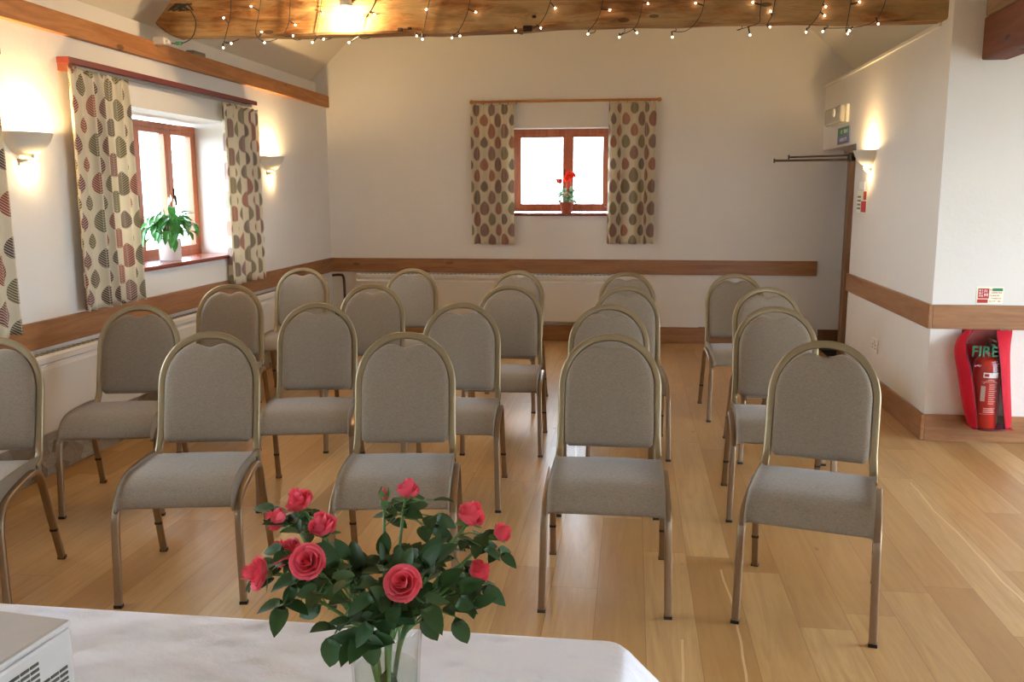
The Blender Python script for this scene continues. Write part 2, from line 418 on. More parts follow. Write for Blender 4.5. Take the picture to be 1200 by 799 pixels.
# passage beyond the doorway
bm = bmesh.new(); box(bm, 2.3, 3.3, YC+.5, 7.6, 0, 2.46); struct(obj('wall_passage', bm, M['plaster']))
bm = bmesh.new(); box(bm, 3.3, 3.5, 7.0, YB+.3, 0, 2.46); struct(obj('wall_passage_end', bm, M['plaster']))
bm = bmesh.new(); box(bm, XR+.5, 3.5, 7.0, YB+.3, 2.3, 2.46); struct(obj('ceiling_passage', bm, M['ceiling']))
# return wall facing the camera side
bm = bmesh.new(); box(bm, XR+.5, XE+.3, YC, YC+.5, 0, 2.9)
box(bm, XR, XR+.5, YC, YC+.2, 2.462, 2.9)
struct(obj('wall_return', bm, M['plaster']))
GD = (1.5, 4.6, .1, 2.2)
wall_holes('wall_side', 'X', XE, XE+.3, YR-.2, YC+.5, 0, 2.9, [GD])
RW2 = (1.9, 3.8, .95, 2.1)
wall_holes('wall_rear', 'Y', YR-.3, YR, -3.53, XE+.3, 0, 2.9, [RW2])
bm = bmesh.new(); prism(bm, [(-3.53, YR-.3, 2.9), (2.2, YR-.3, 2.9), (-.6, YR-.3, 5.15)], (0, .3, 0)); struct(obj('wall_rear_gable', bm, M['plaster']))
# sloping ceilings
bm = bmesh.new(); T = .12
ridge = (2.701+.9*1.95-2.609-.95*3.262)/(.95+.9); zr = ceil_l(ridge)
prism(bm, [(-3.6, YR-.3, ceil_l(-3.6)), (ridge, YR-.3, zr), (ridge, YR-.3, zr+T), (-3.6, YR-.3, ceil_l(-3.6)+T)], (0, YB+.6-YR, 0)); struct(obj('ceiling_left', bm, M['ceiling']))
bm = bmesh.new(); xr = 2.6
prism(bm, [(ridge, YC, zr), (xr, YC, ceil_r(xr)), (xr, YC, ceil_r(xr)+T), (ridge, YC, zr+T)], (0, YB+.3-YC, 0))
x2 = 1.95+(2.701-2.76)/.9
prism(bm, [(ridge, YR-.3, zr), (x2, YR-.3, 2.76), (x2, YR-.3, 2.76+T), (ridge, YR-.3, zr+T)], (0, YC-YR+.3, 0))
struct(obj('ceiling_right', bm, M['ceiling']))
bm = bmesh.new(); box(bm, x2, XE+.3, YR-.3, YC, 2.76, 2.88); struct(obj('ceiling_side', bm, M['ceiling']))

# ------------------------------------------------------------------ trim
def trim(name, mat, boxes, bevel=.003):
    bm = bmesh.new()
    for b in boxes: box(bm, *b)
    return struct(obj(name, bm, mat, bevel=bevel))
trim('trim_1', M['oak_y'], [(XL, XL+.022, YR, YB-.0, DZ0, DZ1)])                       # dado rails
trim('trim_2', M['oak_x'], [(XL+.022, XR-.0, YB-.022, YB, DZ0, DZ1)])
trim('trim_3', M['oak_y'], [(XR-.022, XR, YC-.022, 7.74, DZ0, DZ1)])
trim('trim_4', M['oak_x'], [(XR, XE, YC-.022, YC, DZ0, DZ1)])
trim('baseboard_back', M['oak_x'], [(XL+.02, .67, YB-.02, YB, 0, BZ), (.67, XR+.0, YB-.024, YB, 0, BZ+.006)])
trim('baseboard_passage', M['jamb'], [(XR+.04, 3.3, YB-.02, YB, 0, BZ)])
trim('baseboard_right', M['oak_y'], [(XR-.022, XR, YC-.022, 7.74, 0, BZ)])
trim('baseboard_return', M['oak_x'], [(XR, XE, YC-.022, YC, 0, BZ)])
trim('baseboard_left', M['stone'], [(XL, XL+.03, YR, YB-.02, 0, .245)], .01)
bm = bmesh.new(); box(bm, XR-.012, XR+.3, YC+.2, YB, 2.462, 2.486); struct(obj('shade_strip', bm, M['oak_y'].copy() if False else M['ceiling'], bevel=.004))  # strip stands in for the shadow band along the right wall's top
# orange wall plate along the left eaves
bm = bmesh.new(); box(bm, XL-.10, XL+.035, YR, YB, 2.352, 2.466)
o = obj('wall_plate', bm, M['plate'], bevel=.004); tag(o, 'long orange pine timber running along the top of the left wall', 'timber beam')
bm = bmesh.new(); box(bm, XL-.42, XL-.10, YR, YB, 2.45, 2.60); struct(obj('wall_eaves', bm, M['plaster']))

# door frame beyond the right wall's edge
bm = bmesh.new(); box(bm, XR-.035, XR+.06, 7.745, 7.80, 0, 1.80); box(bm, XR+.0, XR+.05, 7.80, 8.02, 0, 1.78)
box(bm, XR-.02, XR+.06, 7.745, 8.08, 1.80, 1.84)
d = struct(obj('door_1', bm, M['jamb'], bevel=.003))

# ------------------------------------------------------------------ windows
def win(name, axis, plane, u0, u1, z0, z1, muls, handle_at, sgn, depth=.06, sill=None, fr=.045):
    """axis: the wall's normal; plane: centre of the frame; sgn: +1 when the room is on the plus side"""
    def B(bm, a, b, z_0, z_1, d0, d1):
        q0, q1 = plane+min(d0*sgn, d1*sgn), plane+max(d0*sgn, d1*sgn)
        if axis == 'X': box(bm, q0, q1, a, b, z_0, z_1)
        else: box(bm, a, b, q0, q1, z_0, z_1)
    bm = bmesh.new()
    B(bm, u0, u1, z0, z0+fr, -depth/2, depth/2); B(bm, u0, u1, z1-fr, z1, -depth/2, depth/2)
    B(bm, u0, u0+fr, z0+fr, z1-fr, -depth/2, depth/2); B(bm, u1-fr, u1, z0+fr, z1-fr, -depth/2, depth/2)
    for m in muls: B(bm, m-.022, m+.022, z0+fr, z1-fr, -depth/2, depth/2)
    f = struct(obj(name, bm, M['frame'], bevel=.004))
    edges = [u0+fr]+[x for m in muls for x in (m-.022, m+.022)]+[u1-fr]
    for i in range(0, len(edges), 2):
        a, b = edges[i], edges[i+1]; s = .032
        bm = bmesh.new()
        B(bm, a, b, z0+fr, z0+fr+s, -.02, .028); B(bm, a, b, z1-fr-s, z1-fr, -.02, .028)
        B(bm, a, a+s, z0+fr+s, z1-fr-s, -.02, .028); B(bm, b-s, b, z0+fr+s, z1-fr-s, -.02, .028)
        sh = obj('sash', bm, M['frame'], f, bevel=.003)
        bm = bmesh.new(); B(bm, a+s, b-s, z0+fr+s, z1-fr-s, -.002, .002); obj('pane', bm, M['pane'], sh)
        if i//2 in handle_at:
            bm = bmesh.new(); zc = (z0+z1)/2; uu = b-s/2 if handle_at[i//2] > 0 else a+s/2
            B(bm, uu-.008, uu+.008, zc-.05, zc+.02, .028, .036); B(bm, uu-.006, uu+.006, zc-.11, zc-.03, .036, .05)
            obj('handle', bm, M['darkmetal'], sh, bevel=.002)
    if sill:
        bm = bmesh.new(); B(bm, sill[0], sill[1], sill[2]-.028, sill[2], depth/2*0-.03, sill[3]); obj('window_sill', bm, M['sill'], f, bevel=.006)
    return f
win('window_1', 'X', XL-.32, LW[0], LW[1], LW[2]+.006, LW[3]-.03, [5.50, 5.93, 6.375], {3: -1, 1: 1}, 1, sill=(LW[0]-.0, LW[1]+.0, LW[2]+.012, .355))
win('window_2', 'Y', YB+.20, BW[0], BW[1], BW[2]+.02, BW[3]-.0, [-.655], {0: 1}, -1, sill=(BW[0], BW[1], BW[2]+.012, .235), fr=.05)
win('window_3', 'X', XL-.32, LW2[0], LW2[1], LW2[2], LW2[3]-.03, [2.2, 2.65, 3.1], {0: 1}, 1, sill=(LW2[0], LW2[1], LW2[2]+.012, .35))
win('window_unseen_left', 'X', XL-.32, LW3[0], LW3[1], LW3[2], LW3[3]-.03, [-.7], {0: 1}, 1, sill=(LW3[0], LW3[1], LW3[2]+.012, .35))  # unseen left window, added to let in daylight
win('window_unseen_rear', 'Y', YR-.2, RW2[0], RW2[1], RW2[2], RW2[3], [2.4, 3.1], {0: 1}, 1, sill=(RW2[0], RW2[1], RW2[2]+.012, .2))  # unseen window behind the camera, added for its daylight
win('window_unseen_side', 'X', XE+.15, GD[0], GD[1], GD[2], GD[3], [2.3, 3.05, 3.8], {1: 1}, -1)  # unseen side glazing, added so daylight enters from the right

# ------------------------------------------------------------------ beams
def rough_beam(name, x0, x1, y0, y1, z0, z1, mat, seed, amp=.012, ends=None):
    bm = bmesh.new(); rnd = random.Random(seed); N = 90
    ph = [rnd.uniform(0, 6) for _ in range(16)]
    def w(i, x): return amp*(math.sin(x*2.1+ph[i])*.6+math.sin(x*5.3+ph[i+4])*.3+math.sin(x*13+ph[i+8])*.18)
    rings = []
    for k in range(N+1):
        x = x0+(x1-x0)*k/N; zl, zh = z0+w(0, x), z1+w(1, x); ya, yb = y0+w(2, x), y1+w(3, x)
        if ends:
            dl = x-x0
            if dl < ends[0]: zl = max(zl, z0+(1-dl/ends[0])*ends[1]); 
            if dl < ends[2]: zh = min(zh, z0+ends[1]+.02+(dl/ends[2])*(z1-z0-ends[1]-.02))
        c_ = .012
        sec = [(ya, zl+c_), (ya+c_, zl), (yb-c_, zl), (yb, zl+c_), (yb, zh-c_), (yb-c_, zh), (ya+c_, zh), (ya, zh-c_)]
        rings.append([bm.verts.new((x, a, b)) for a, b in sec])
    for A, B_ in zip(rings, rings[1:]):
        for j in range(8): bm.faces.new((A[j], A[(j+1) % 8], B_[(j+1) % 8], B_[j]))
    bm.faces.new(rings[0][::-1]); bm.faces.new(rings[-1]); bmesh.ops.recalc_face_normals(bm, faces=bm.faces)
    return obj(name, bm, mat, smooth=True, autos=35)
beam = rough_beam('tie_beam', -3.09, 2.0, 5.72, 5.87, 2.490, 2.745, M['beam'], 3, .014, ends=(.11, .09, .13))
tag(beam, 'rustic old wooden tie beam across the ceiling wound with fairy lights', 'timber beam')
for x, z, s in ((-.66, 2.492, .028), (-1.46, 2.505, .016), (-1.40, 2.51, .012), (-.62, 2.56, .012)):
    bm = bmesh.new(); box(bm, x-s, x+s, 5.70, 5.725, z-s*.7, z+s*.5); obj('iron_peg', bm, M['iron'], beam, bevel=.004)
# timber at the upper right
bm = bmesh.new(); box(bm, 1.952, 2.10, 1.2, YC, 2.235, 2.47)
for v in bm.verts:
    if v.co.x < 2 and v.co.z < 2.3: v.co.z += .0
o = obj('side_beam', bm, M['redbeam'], bevel=.012); tag(o, 'dark red-brown timber beam end at the top right, below the paler timber', 'timber beam')
bm = bmesh.new(); box(bm, 1.955, 2.14, 1.2, YC, 2.472, 2.758)
o = obj('upper_beam', bm, M['palebeam'], bevel=.012); tag(o, 'pale timber resting on the dark beam in the top right corner', 'timber beam')

# ------------------------------------------------------------------ fairy lights
FL = thing('fairy_lights', 'dark wired string of small warm fairy lights wound round the old ceiling beam', 'fairy lights', (-.5, 5.7, 2.49))
inv = Matrix.Translation((.5, -5.7, -2.49))
def child(name, bm, mat, par=FL, **k):
    bm.transform(inv); return obj(name, bm, mat, par, **k)
STR = [[(-2.55, 2.742), (-2.569, 2.612), (-2.618, 2.456), (-2.625, 2.445)], [(-2.345, 2.736), (-2.38, 2.607), (-2.403, 2.503), (-2.359, 2.455)], [(-2.159, 2.731), (-2.177, 2.576), (-2.215, 2.488), (-2.182, 2.477)], [(-1.946, 2.724), (-1.979, 2.597), (-2.001, 2.483), (-1.979, 2.462)], [(-1.576, 2.713), (-1.633, 2.639), (-1.679, 2.578), (-1.72, 2.47)], [(-1.25, 2.704), (-1.296, 2.553), (-1.319, 2.477), (-1.358, 2.473)], [(-.993, 2.696), (-1.037, 2.582), (-1.091, 2.482), (-1.13, 2.457)], [(-.486, 2.7), (-.548, 2.568), (-.622, 2.49), (-.733, 2.488)], [(-.176, 2.7), (-.225, 2.55), (-.287, 2.462)], [(.055, 2.7), (.021, 2.543), (-.018, 2.47), (-.1, 2.437)], [(.413, 2.7), (.386, 2.558), (.308, 2.457), (.212, 2.45)], [(.74, 2.7), (.724, 2.549), (.717, 2.486), (.599, 2.45)], [(.824, 2.7), (.798, 2.547), (.767, 2.475)], [(1.121, 2.7), (1.068, 2.539), (.995, 2.445)], [(1.256, 2.7), (1.232, 2.535), (1.219, 2.43)], [(1.466, 2.7), (1.406, 2.516), (1.305, 2.452), (1.102, 2.447)]]
for i, s in enumerate(STR):
    pts = [(s[0][0]+.03, 5.80, 2.765), (s[0][0], 5.712, 2.745)]+[(x, 5.705, z) for x, z in s[1:]]
    nx = STR[i+1][0][0] if i+1 < len(STR) else s[0][0]+.2
    x, z = s[-1]
    pts += [(x+.03, 5.78, 2.468), (x+.05, 5.885, 2.52), ((x+nx)/2, 5.89, 2.66)]
    bm = bmesh.new(); tube(bm, spline(pts, 5), .0024, 5); child('wire', bm, M['blackplastic'], smooth=True)
BULB = [(-2.623, 2.427), (-2.576, 2.446), (-2.414, 2.662), (-2.603, 2.595), (-2.351, 2.449), (-2.365, 2.502), (-2.143, 2.551), (-2.162, 2.48), (-2.021, 2.444), (-1.962, 2.458), (-1.958, 2.617), (-1.781, 2.436), (-1.628, 2.599), (-1.356, 2.469), (-1.317, 2.449), (-1.287, 2.607), (-1.13, 2.453), (-1.083, 2.462), (-.987, 2.595), (-.733, 2.485), (-.584, 2.494), (-.495, 2.608), (-.169, 2.583), (-.288, 2.456), (.058, 2.615), (-.1, 2.432), (-.002, 2.453), (.356, 2.605), (.215, 2.425), (.688, 2.599), (.786, 2.54), (.668, 2.426), (.777, 2.466), (1.089, 2.572), (1.086, 2.522), (.993, 2.434), (1.092, 2.434), (1.224, 2.419), (1.242, 2.434), (1.275, 2.585), (1.393, 2.47)]
for x, z in BULB:
    # holder pointing from the nearest strand to the bulb
    best = min((((p[0]+(q[0]-p[0])*t, p[1]+(q[1]-p[1])*t)) for s in STR for p, q in zip(s, s[1:]) for t in (0, .25, .5, .75, 1)), key=lambda w: (w[0]-x)**2+(w[1]-z)**2)
    d = Vector((best[0]-x, 0, best[1]-z)); L = max(.016, min(d.length, .06)); d = d.normalized() if d.length > 1e-4 else Vector((0, 0, 1))
    bm = bmesh.new(); tube(bm, [(x, 5.70, z), tuple(Vector((x, 5.70, z))+d*L)], .0042, 6); h = child('bulb_holder', bm, M['blackplastic'])
    bm = bmesh.new(); ball(bm, (x-d.x*.009, 5.697, z-d.z*.009), .0058, 1, (1, 1, 1)); child('bulb', bm, M['minibulb'], smooth=True)
bm = bmesh.new()
for k in range(7):
    a = random.uniform(0, 6); tube(bm, [(-2.86+.055*math.cos(a+i)*(1 if i % 2 else .5)-.01*k, 5.70-.004*k, 2.672+.022*math.sin(a*2+i*1.3)) for i in range(6)], .005, 5)
child('wire_bundle', bm, M['blackplastic'], smooth=True)
bm = bmesh.new(); tube(bm, spline([(-2.835, 5.705, 2.66), (-2.80, 5.70, 2.58), (-2.83, 5.70, 2.49), (-2.91, 5.70, 2.452), (-3.02, 5.70, 2.46)], 6), .0035, 5); child('wire', bm, M['blackplastic'], smooth=True)
bm = bmesh.new(); box(bm, -2.945, -2.905, 5.69, 5.715, 2.442, 2.466); child('connector', bm, M['signgreen'], bevel=.006)
bm = bmesh.new(); box(bm, -3.08, -3.0, 5.66, 5.72, 2.442, 2.49); box(bm, -3.005, -2.975, 5.67, 5.71, 2.446, 2.472); child('plug', bm, M['whiteplastic'], bevel=.008)

# spot lamp on the beam
SL = thing('beam_lamp', 'white spot lamp fixed to the front of the tie beam, glowing onto the timber', 'lamp', (-1.79, 5.64, 2.62))
bm = bmesh.new(); box(bm, -.018-.02, .022-.02, .055, .072, -.01, .12); obj('bracket', bm, M['whiteplastic'], SL, bevel=.004)
bm = bmesh.new(); lathe(bm, [(0, .10), (.028, .098), (.036, .085), (.040, .02), (.036, .02), (.034, .08), (0, .09)], 0, .02, 20); obj('lamp_head', bm, M['sconce'], SL, smooth=True, autos=40)
bm = bmesh.new(); ball(bm, (0, .02, .015), .027, 2); obj('lamp_bulb', bm, M['bulb'], SL, smooth=True)
def lamp(name, kind, loc, energy, col, size=.03, rot=None, **kw):
    l = bpy.data.lights.new(name, kind); l.energy = energy; l.color = col
    if kind in ('POINT', 'SPOT'): l.shadow_soft_size = size
    for k, v in kw.items(): setattr(l, k, v)
    o = bpy.data.objects.new(name, l); C.objects.link(o); o.location = loc
    if rot: o.rotation_euler = rot
    return o
WARM = (1, .68, .33)
lamp('beam_lamp_light', 'POINT', (-1.79, 5.625, 2.56), 30, WARM, .02)

# ------------------------------------------------------------------ wall sconces
def sconce(loc, rz, label, energy=34.):
    """half bowl on a wall; local +X points into the room, Y along the wall"""
    t = thing('wall_lamp', label, 'wall lamp', loc, rz, 'plaster uplighter wall lamps')
    bm = bmesh.new()
    prof = [(.050, 0), (.085, .012), (.125, .040), (.155, .075), (.172, .112), (.176, .118), (.168, .118), (.148, .078), (.118, .047), (.08, .022), (.046, .010), (.050, 0)]
    lathe(bm, prof, 0, 0, 28, -PI/2, PI/2)
    for v in bm.verts: v.co.x *= .72
    obj('lamp_bowl', bm, M['sconce'], t, smooth=True, autos=50)
    bm = bmesh.new(); box(bm, 0, .008, -.05, .05, -.05, .10); box(bm, 0, .05, -.012, .012, -.012, .010); obj('back_plate', bm, M['sconce'], t, bevel=.003)
    bm = bmesh.new(); lathe(bm, [(0, -.045), (.03, -.043), (.055, -.028), (.062, -.014), (.057, -.014), (.05, -.026), (.028, -.037), (0, -.039)], 0, 0, 24, -PI/2, PI/2)
    for v in bm.verts: v.co.x *= .8
    obj('lower_dish', bm, M['sconce'], t, smooth=True, autos=50)
    bm = bmesh.new(); tube(bm, [(.045, -.04, .062), (.045, .04, .062)], .011, 8); obj('lamp_bulb', bm, M['bulb'], t, smooth=True)
    R = Matrix.Rotation(rz, 3, 'Z')
    p = Vector(loc)+R@Vector((.055, 0, .085)); lamp('wall_lamp_uplight', 'POINT', p, energy, WARM, .03)
    p = Vector(loc)+R@Vector((.03, .02, -.018)); lamp('wall_lamp_glow', 'POINT', p, energy*.05, WARM, .01)
    p = Vector(loc)+R@Vector((.035, .012, -.062)); lamp('wall_lamp_downlight', 'POINT', p, energy*.07, WARM, .008)
    return t
sconce((XL, 4.35, 1.69), 0, 'white plaster wall lamp glowing on the left wall between the two windows\' curtains')
sconce((XL, 7.53, 1.69), 0, 'white plaster wall lamp beside the right curtain of the left window')
sconce((XR, 7.27, 1.69), PI, 'white plaster wall lamp on the right wall near the doorway', 22.)

# ------------------------------------------------------------------ curtains
def curtain(name, axis, plane, sgn, u0, u1, z0, z1, nf, seed, label, amp=.044, topn=1.0, gather=.0):
    rnd = random.Random(seed); bm = bmesh.new(); uvl = bm.loops.layers.uv.new('UVMap')
    NU, NV = nf*14, 40; W = u1-u0; ph = [rnd.uniform(0, 6) for _ in range(6)]; fo = rnd.uniform(0, 3)
    V = []; arc = None
    for j in [NV//2]+list(range(NV+1)):
        tz = j/NV; z = z0+(z1-z0)*tz; row = []
        for i in range(NU+1):
            s = i/NU
            pin = max(0, (tz-.9)/.1)
            sw = s+.018*math.sin(2*PI*s*2+ph[0])*(1-tz)
            ang = 2*PI*nf*s+ph[1]*.3+.35*math.sin(2*PI*s*1.5+ph[2])+.25*math.sin(tz*2.3+ph[3])*math.sin(s*9)
            a = amp*(1-.30*tz)*(.8+.4*math.sin(s*11+ph[4]))
            d = a*math.copysign(abs(math.sin(ang))**.75, math.sin(ang))*(1-.2*pin)+a*.28*math.sin(2*ang+ph[5])+pin*.006*math.sin(ang*3)
            u = u0+W*((sw-.5)*(1-gather*tz*(1-pin))+.5)+.3*a*math.cos(ang)
            zz = z-.004*math.sin(ang) if j == 0 else z
            if j == NV: zz += .006*math.sin(ang*2)
            row.append([(plane+sgn*(amp+d)), u, zz, 0, z])
        if arc is None:
            arc = [fo]
            for p, q in zip(row, row[1:]): arc.append(arc[-1]+.88*math.hypot(p[0]-q[0], p[1]-q[1]))
            continue
        for q, al in zip(row, arc): q[3] = al
        V.append(row)
    vs = [[bm.verts.new((q[0], q[1], q[2]) if axis == 'X' else (q[1], q[0], q[2])) for q in row] for row in V]
    for j in range(NV):
        for i in range(NU):
            f = bm.faces.new((vs[j][i], vs[j][i+1], vs[j+1][i+1], vs[j+1][i]))
            for l, (a, b) in zip(f.loops, ((j, i), (j, i+1), (j+1, i+1), (j+1, i))): l[uvl].uv = (V[a][b][3], V[a][b][4])
    o = obj(name, bm, M['curtain'], smooth=True)
    md = o.modifiers.new('thick', 'SOLIDIFY'); md.thickness = .003; md.offset = 0
    return tag(o, label, 'curtain')
curtain('curtain', 'X', XL+.028, 1, 4.67, 5.26, .845, 2.175, 6, 11, 'leaf print curtain hanging left of the potted lily\'s window', .030)
curtain('curtain', 'X', XL+.028, 1, 6.56, 7.20, .80, 2.165, 6, 12, 'leaf print curtain hanging right of the potted lily\'s window', .030)
curtain('curtain', 'X', XL+.028, 1, 3.45, 4.10, .80, 2.165, 6, 13, 'leaf print curtain cut by the left edge of the photo', .032)
curtain('curtain', 'Y', YB-.03, -1, -1.61, -1.175, .985, 2.350, 4, 14, 'leaf print curtain left of the small back window', .036)
curtain('curtain', 'Y', YB-.03, -1, -.25, .205, .995, 2.350, 4, 15, 'leaf print curtain right of the small back window', .036)
def board(y0, y1, label, z=2.205):
    bm = bmesh.new(); box(bm, XL, XL+.075, y0, y1, z-.008, z+.026); o = obj('curtain_batten', bm, M['redbatten'], bevel=.003); tag(o, label, 'curtain rail')
    bm = bmesh.new(); box(bm, XL+.035, XL+.05, y0+.1, y1-.05, z-.026, z-.008); obj('curtain_track', bm, M['alu'], o)
    bm = bmesh.new(); box(bm, XL, XL+.07, y0+.004, y0+.035, z-.05, z-.008); obj('end_block', bm, M['redbeam'], o, bevel=.003)
board(4.68, 7.17, 'dark red wooden batten over the left window with a curtain track beneath')
board(1.2, 4.14, 'dark red batten end above the curtain at the photo\'s left edge', 2.17)
# pole over the back window
CP = thing('curtain_pole', 'thin honey coloured wooden curtain pole with rings above the back window', 'curtain pole', (-.68, YB-.065, 2.378))
bm = bmesh.new(); tube(bm, [(-.90, 0, 0), (.90, 0, 0)], .0125, 12); obj('pole', bm, M['pole'], CP, smooth=True, autos=50)
for s in (-1, 1):
    bm = bmesh.new(); ball(bm, (s*.915, 0, 0), .022, 2, (1.1, 1, 1)); obj('finial', bm, M['pole'], CP, smooth=True)
    bm = bmesh.new(); box(bm, s*.82-.01, s*.82+.01, 0, .065, -.014, .006); obj('bracket', bm, M['pole'], CP, bevel=.003)
for x in [-.88+.082*i for i in range(6)]+[.44+.085*i for i in range(6)]:
    bm = bmesh.new(); sweep(bm, [(x, .021*math.cos(a), -.006+.021*math.sin(a)) for a in [2*PI*i/16 for i in range(16)]], circ(.0035, 6), normal=(1, 0, 0), closed=True); obj('ring', bm, M['pole'], CP, smooth=True)

# ------------------------------------------------------------------ heaters
def radiator(loc, rz, L, h, d, label):
    """local X along the wall, +Y into the room"""
    t = thing('radiator', label, 'radiator', loc, rz)
    bm = bmesh.new(); pr = [(.0, 0), (d-.012, 0), (d, .012), (d, h-.075), (d-.014, h-.062), (d-.014, h-.05), (d, h-.04), (d, h-.012), (d-.01, h), (0, h)]
    prism(bm, [(0, y, z) for y, z in pr], (L, 0, 0)); obj('casing', bm, M['radiator'], t)
    for q in (.15, L/2, L-.15):
        bm = bmesh.new(); box(bm, q-.02, q+.02, -.0195, 0, .1, h-.05); obj('wall_bracket', bm, M['radiator'], t)
    bm = bmesh.new(); n = int(L/.045)
    for i in range(min(n, 140)): box(bm, .02+i*(L-.04)/n, .02+i*(L-.04)/n+.022, .012, d-.02, h, h+.003)
    obj('grille', bm, M['greyplastic'], t)
    bm = bmesh.new(); box(bm, -.006, 0, 0, d, 0, h); box(bm, L, L+.006, 0, d, 0, h); obj('end_cap', bm, M['radiator'], t, bevel=.002)
    return t
radiator((XL+.021, 8.65, .252), -PI/2, 5.35, .415, .075, 'long low white radiator under the rail of the left wall')
radiator((.03, YB-.021, .20), PI, 2.85, .475, .06, 'low white radiator on the back wall under the window')
bm = bmesh.new(); tube(bm, spline([(-3.08, 9.0, .655), (-3.0, 9.0, .66), (-2.965, 9.0, .645), (-2.955, 9.0, .56), (-2.955, 9.0, .3), (-2.955, 9.0, .02)], 5), .014, 8)
p = obj('heating_pipe', bm, M['copper'], smooth=True); tag(p, 'brown bent pipe in the back left corner below the rail', 'pipe')
bm = bmesh.new(); box(bm, -3.06, -3.0, 8.98, 9.03, .19, .28); obj('pipe_valve', bm, M['blackplastic'], p, bevel=.006)
bm = bmesh.new(); tube(bm, [(-3.0, 9.0, .235), (-2.955, 9.0, .235)], .011, 8); obj('pipe_branch', bm, M['copper'], p, smooth=True)

# ------------------------------------------------------------------ right wall fittings
def onxr(y): return XR
EL = thing('emergency_light', 'clear and white emergency bulkhead light high on the right wall above the exit sign', 'emergency light', (XR, 8.34, 2.075))
bm = bmesh.new(); box(bm, -.03, 0, -.30, .36, 0, .155); obj('housing', bm, M['whiteplastic'], EL, bevel=.012)
bm = bmesh.new(); box(bm, -.075, -.03, -.298, .355, .003, .152); obj('diffuser', bm, plain('milky ribbed cover', c(196, 192, 176), .25, 0, .1, 30), EL, bevel=.02)
bm = bmesh.new(); lathe(bm, [(0, .01), (.035, .01), (.035, 0), (0, 0)], 0, 0, 16)
bm.transform(Matrix.Translation((-.086, -.12, .09))@Matrix.Rotation(-PI/2, 4, 'Y')); obj('reflector', bm, M['paper'], EL, smooth=True, autos=40)
def bars(bm, axis, plane, off, rows, mi=0, th=.0008):
    for (u0, u1, z0, z1) in rows:
        if axis == 'X': box(bm, plane-off-th, plane-off, u0, u1, z0, z1, mi)
        else: box(bm, u0, u1, plane-off-th, plane-off, z0, z1, mi)
def glyphs(u0, u1, z0, z1, n, rnd):
    out = []; w = (u1-u0)/n
    for i in range(n):
        if rnd.random() < .15: continue
        a = u0+i*w; h = z1-z0
        out.append((a+w*.1, a+w*.3, z0, z1))
        if rnd.random() < .7: out.append((a+w*.3, a+w*.75, z1-h*.22, z1))
        if rnd.random() < .6: out.append((a+w*.3, a+w*.7, z0+h*.4, z0+h*.58))
        if rnd.random() < .5: out.append((a+w*.62, a+w*.8, z0, z1-h*.2))
    return out
rnd = random.Random(5)
bm = bmesh.new(); box(bm, XR-.008, XR, 7.985, 8.42, 1.905, 2.045); ES = obj('exit_sign', bm, M['signblue'], bevel=.002)
tag(ES, 'small green and blue safety sign above the doorway lintel', 'sign')
bm = bmesh.new(); bars(bm, 'X', XR, .008, [(7.99, 8.415, 1.975, 2.04)]); obj('green_panel', bm, M['signgreen'], ES)
bm = bmesh.new(); bars(bm, 'X', XR, .0092, glyphs(8.03, 8.36, 1.99, 2.022, 8, rnd)+glyphs(8.03, 8.38, 1.925, 1.955, 10, rnd)); obj('lettering', bm, M['paper'], ES)
# notices below the lamp
bm = bmesh.new(); box(bm, XR-.004, XR, 7.30, 7.60, 1.335, 1.505); NT1 = obj('notice_sign', bm, M['signwhite'])
tag(NT1, 'red and white fire action notice on the right wall under the wall lamp', 'notice')
bm = bmesh.new(); bars(bm, 'X', XR, .004, [(7.31, 7.46, 1.34, 1.425), (7.31, 7.40, 1.435, 1.50)]); obj('red_panel', bm, M['signred'], NT1)
bm = bmesh.new(); bars(bm, 'X', XR, .004, [(7.48, 7.585, 1.36+.03*k, 1.375+.03*k) for k in range(4)]); obj('print', bm, M['greyplastic'], NT1)
bm = bmesh.new(); box(bm, XR-.003, XR, 7.38, 7.56, 1.515, 1.575); o = obj('paper_notice', bm, M['paper']); tag(o, 'faint white slip of paper just above the fire notice', 'notice')
# socket
SK = thing('wall_socket', 'white plastic double socket low on the right wall', 'socket', (XR, 6.80, .335))
bm = bmesh.new(); box(bm, -.012, 0, -.08, .08, 0, .10); obj('face_plate', bm, M['whiteplastic'], SK, bevel=.003)
bm = bmesh.new()
for s in (-.04, .04):
    box(bm, -.0135, -.012, s-.004, s+.004, .05, .062); box(bm, -.0135, -.012, s-.02, s-.008, .028, .034); box(bm, -.0135, -.012, s+.008, s+.02, .028, .034)
obj('pin_holes', bm, M['vent'], SK)
bm = bmesh.new(); box(bm, -.016, -.012, -.012, .012, .068, .086); obj('switch', bm, M['whiteplastic'], SK, bevel=.001)
# swing-arm rail at the doorway
RL = thing('swing_rail', 'pair of thin dark metal rails swung out from the door frame across the back wall', 'rail', (XR-.03, 7.77, 1.77))
bm = bmesh.new(); tube(bm, [(.01, .0, -.012), (-.60, .03, -.018)], .0095, 8); obj('lower_rail', bm, M['darkmetal'], RL, smooth=True, autos=50)
bm = bmesh.new(); tube(bm, [(.01, .02, .022), (-.48, .06, .01)], .008, 8); obj('upper_rail', bm, M['darkmetal'], RL, smooth=True, autos=50)
for x, y, z in ((-.603, .03, -.018), (-.483, .06, .012)):
    bm = bmesh.new(); box(bm, x-.006, x+.006, y-.012, y+.012, z-.018, z+.018); obj('end_stop', bm, M['darkmetal'], RL, bevel=.003)
bm = bmesh.new(); box(bm, -.02, .04, -.025, .05, -.03, .04); obj('pivot_bracket', bm, M['blackplastic'], RL, bevel=.005)
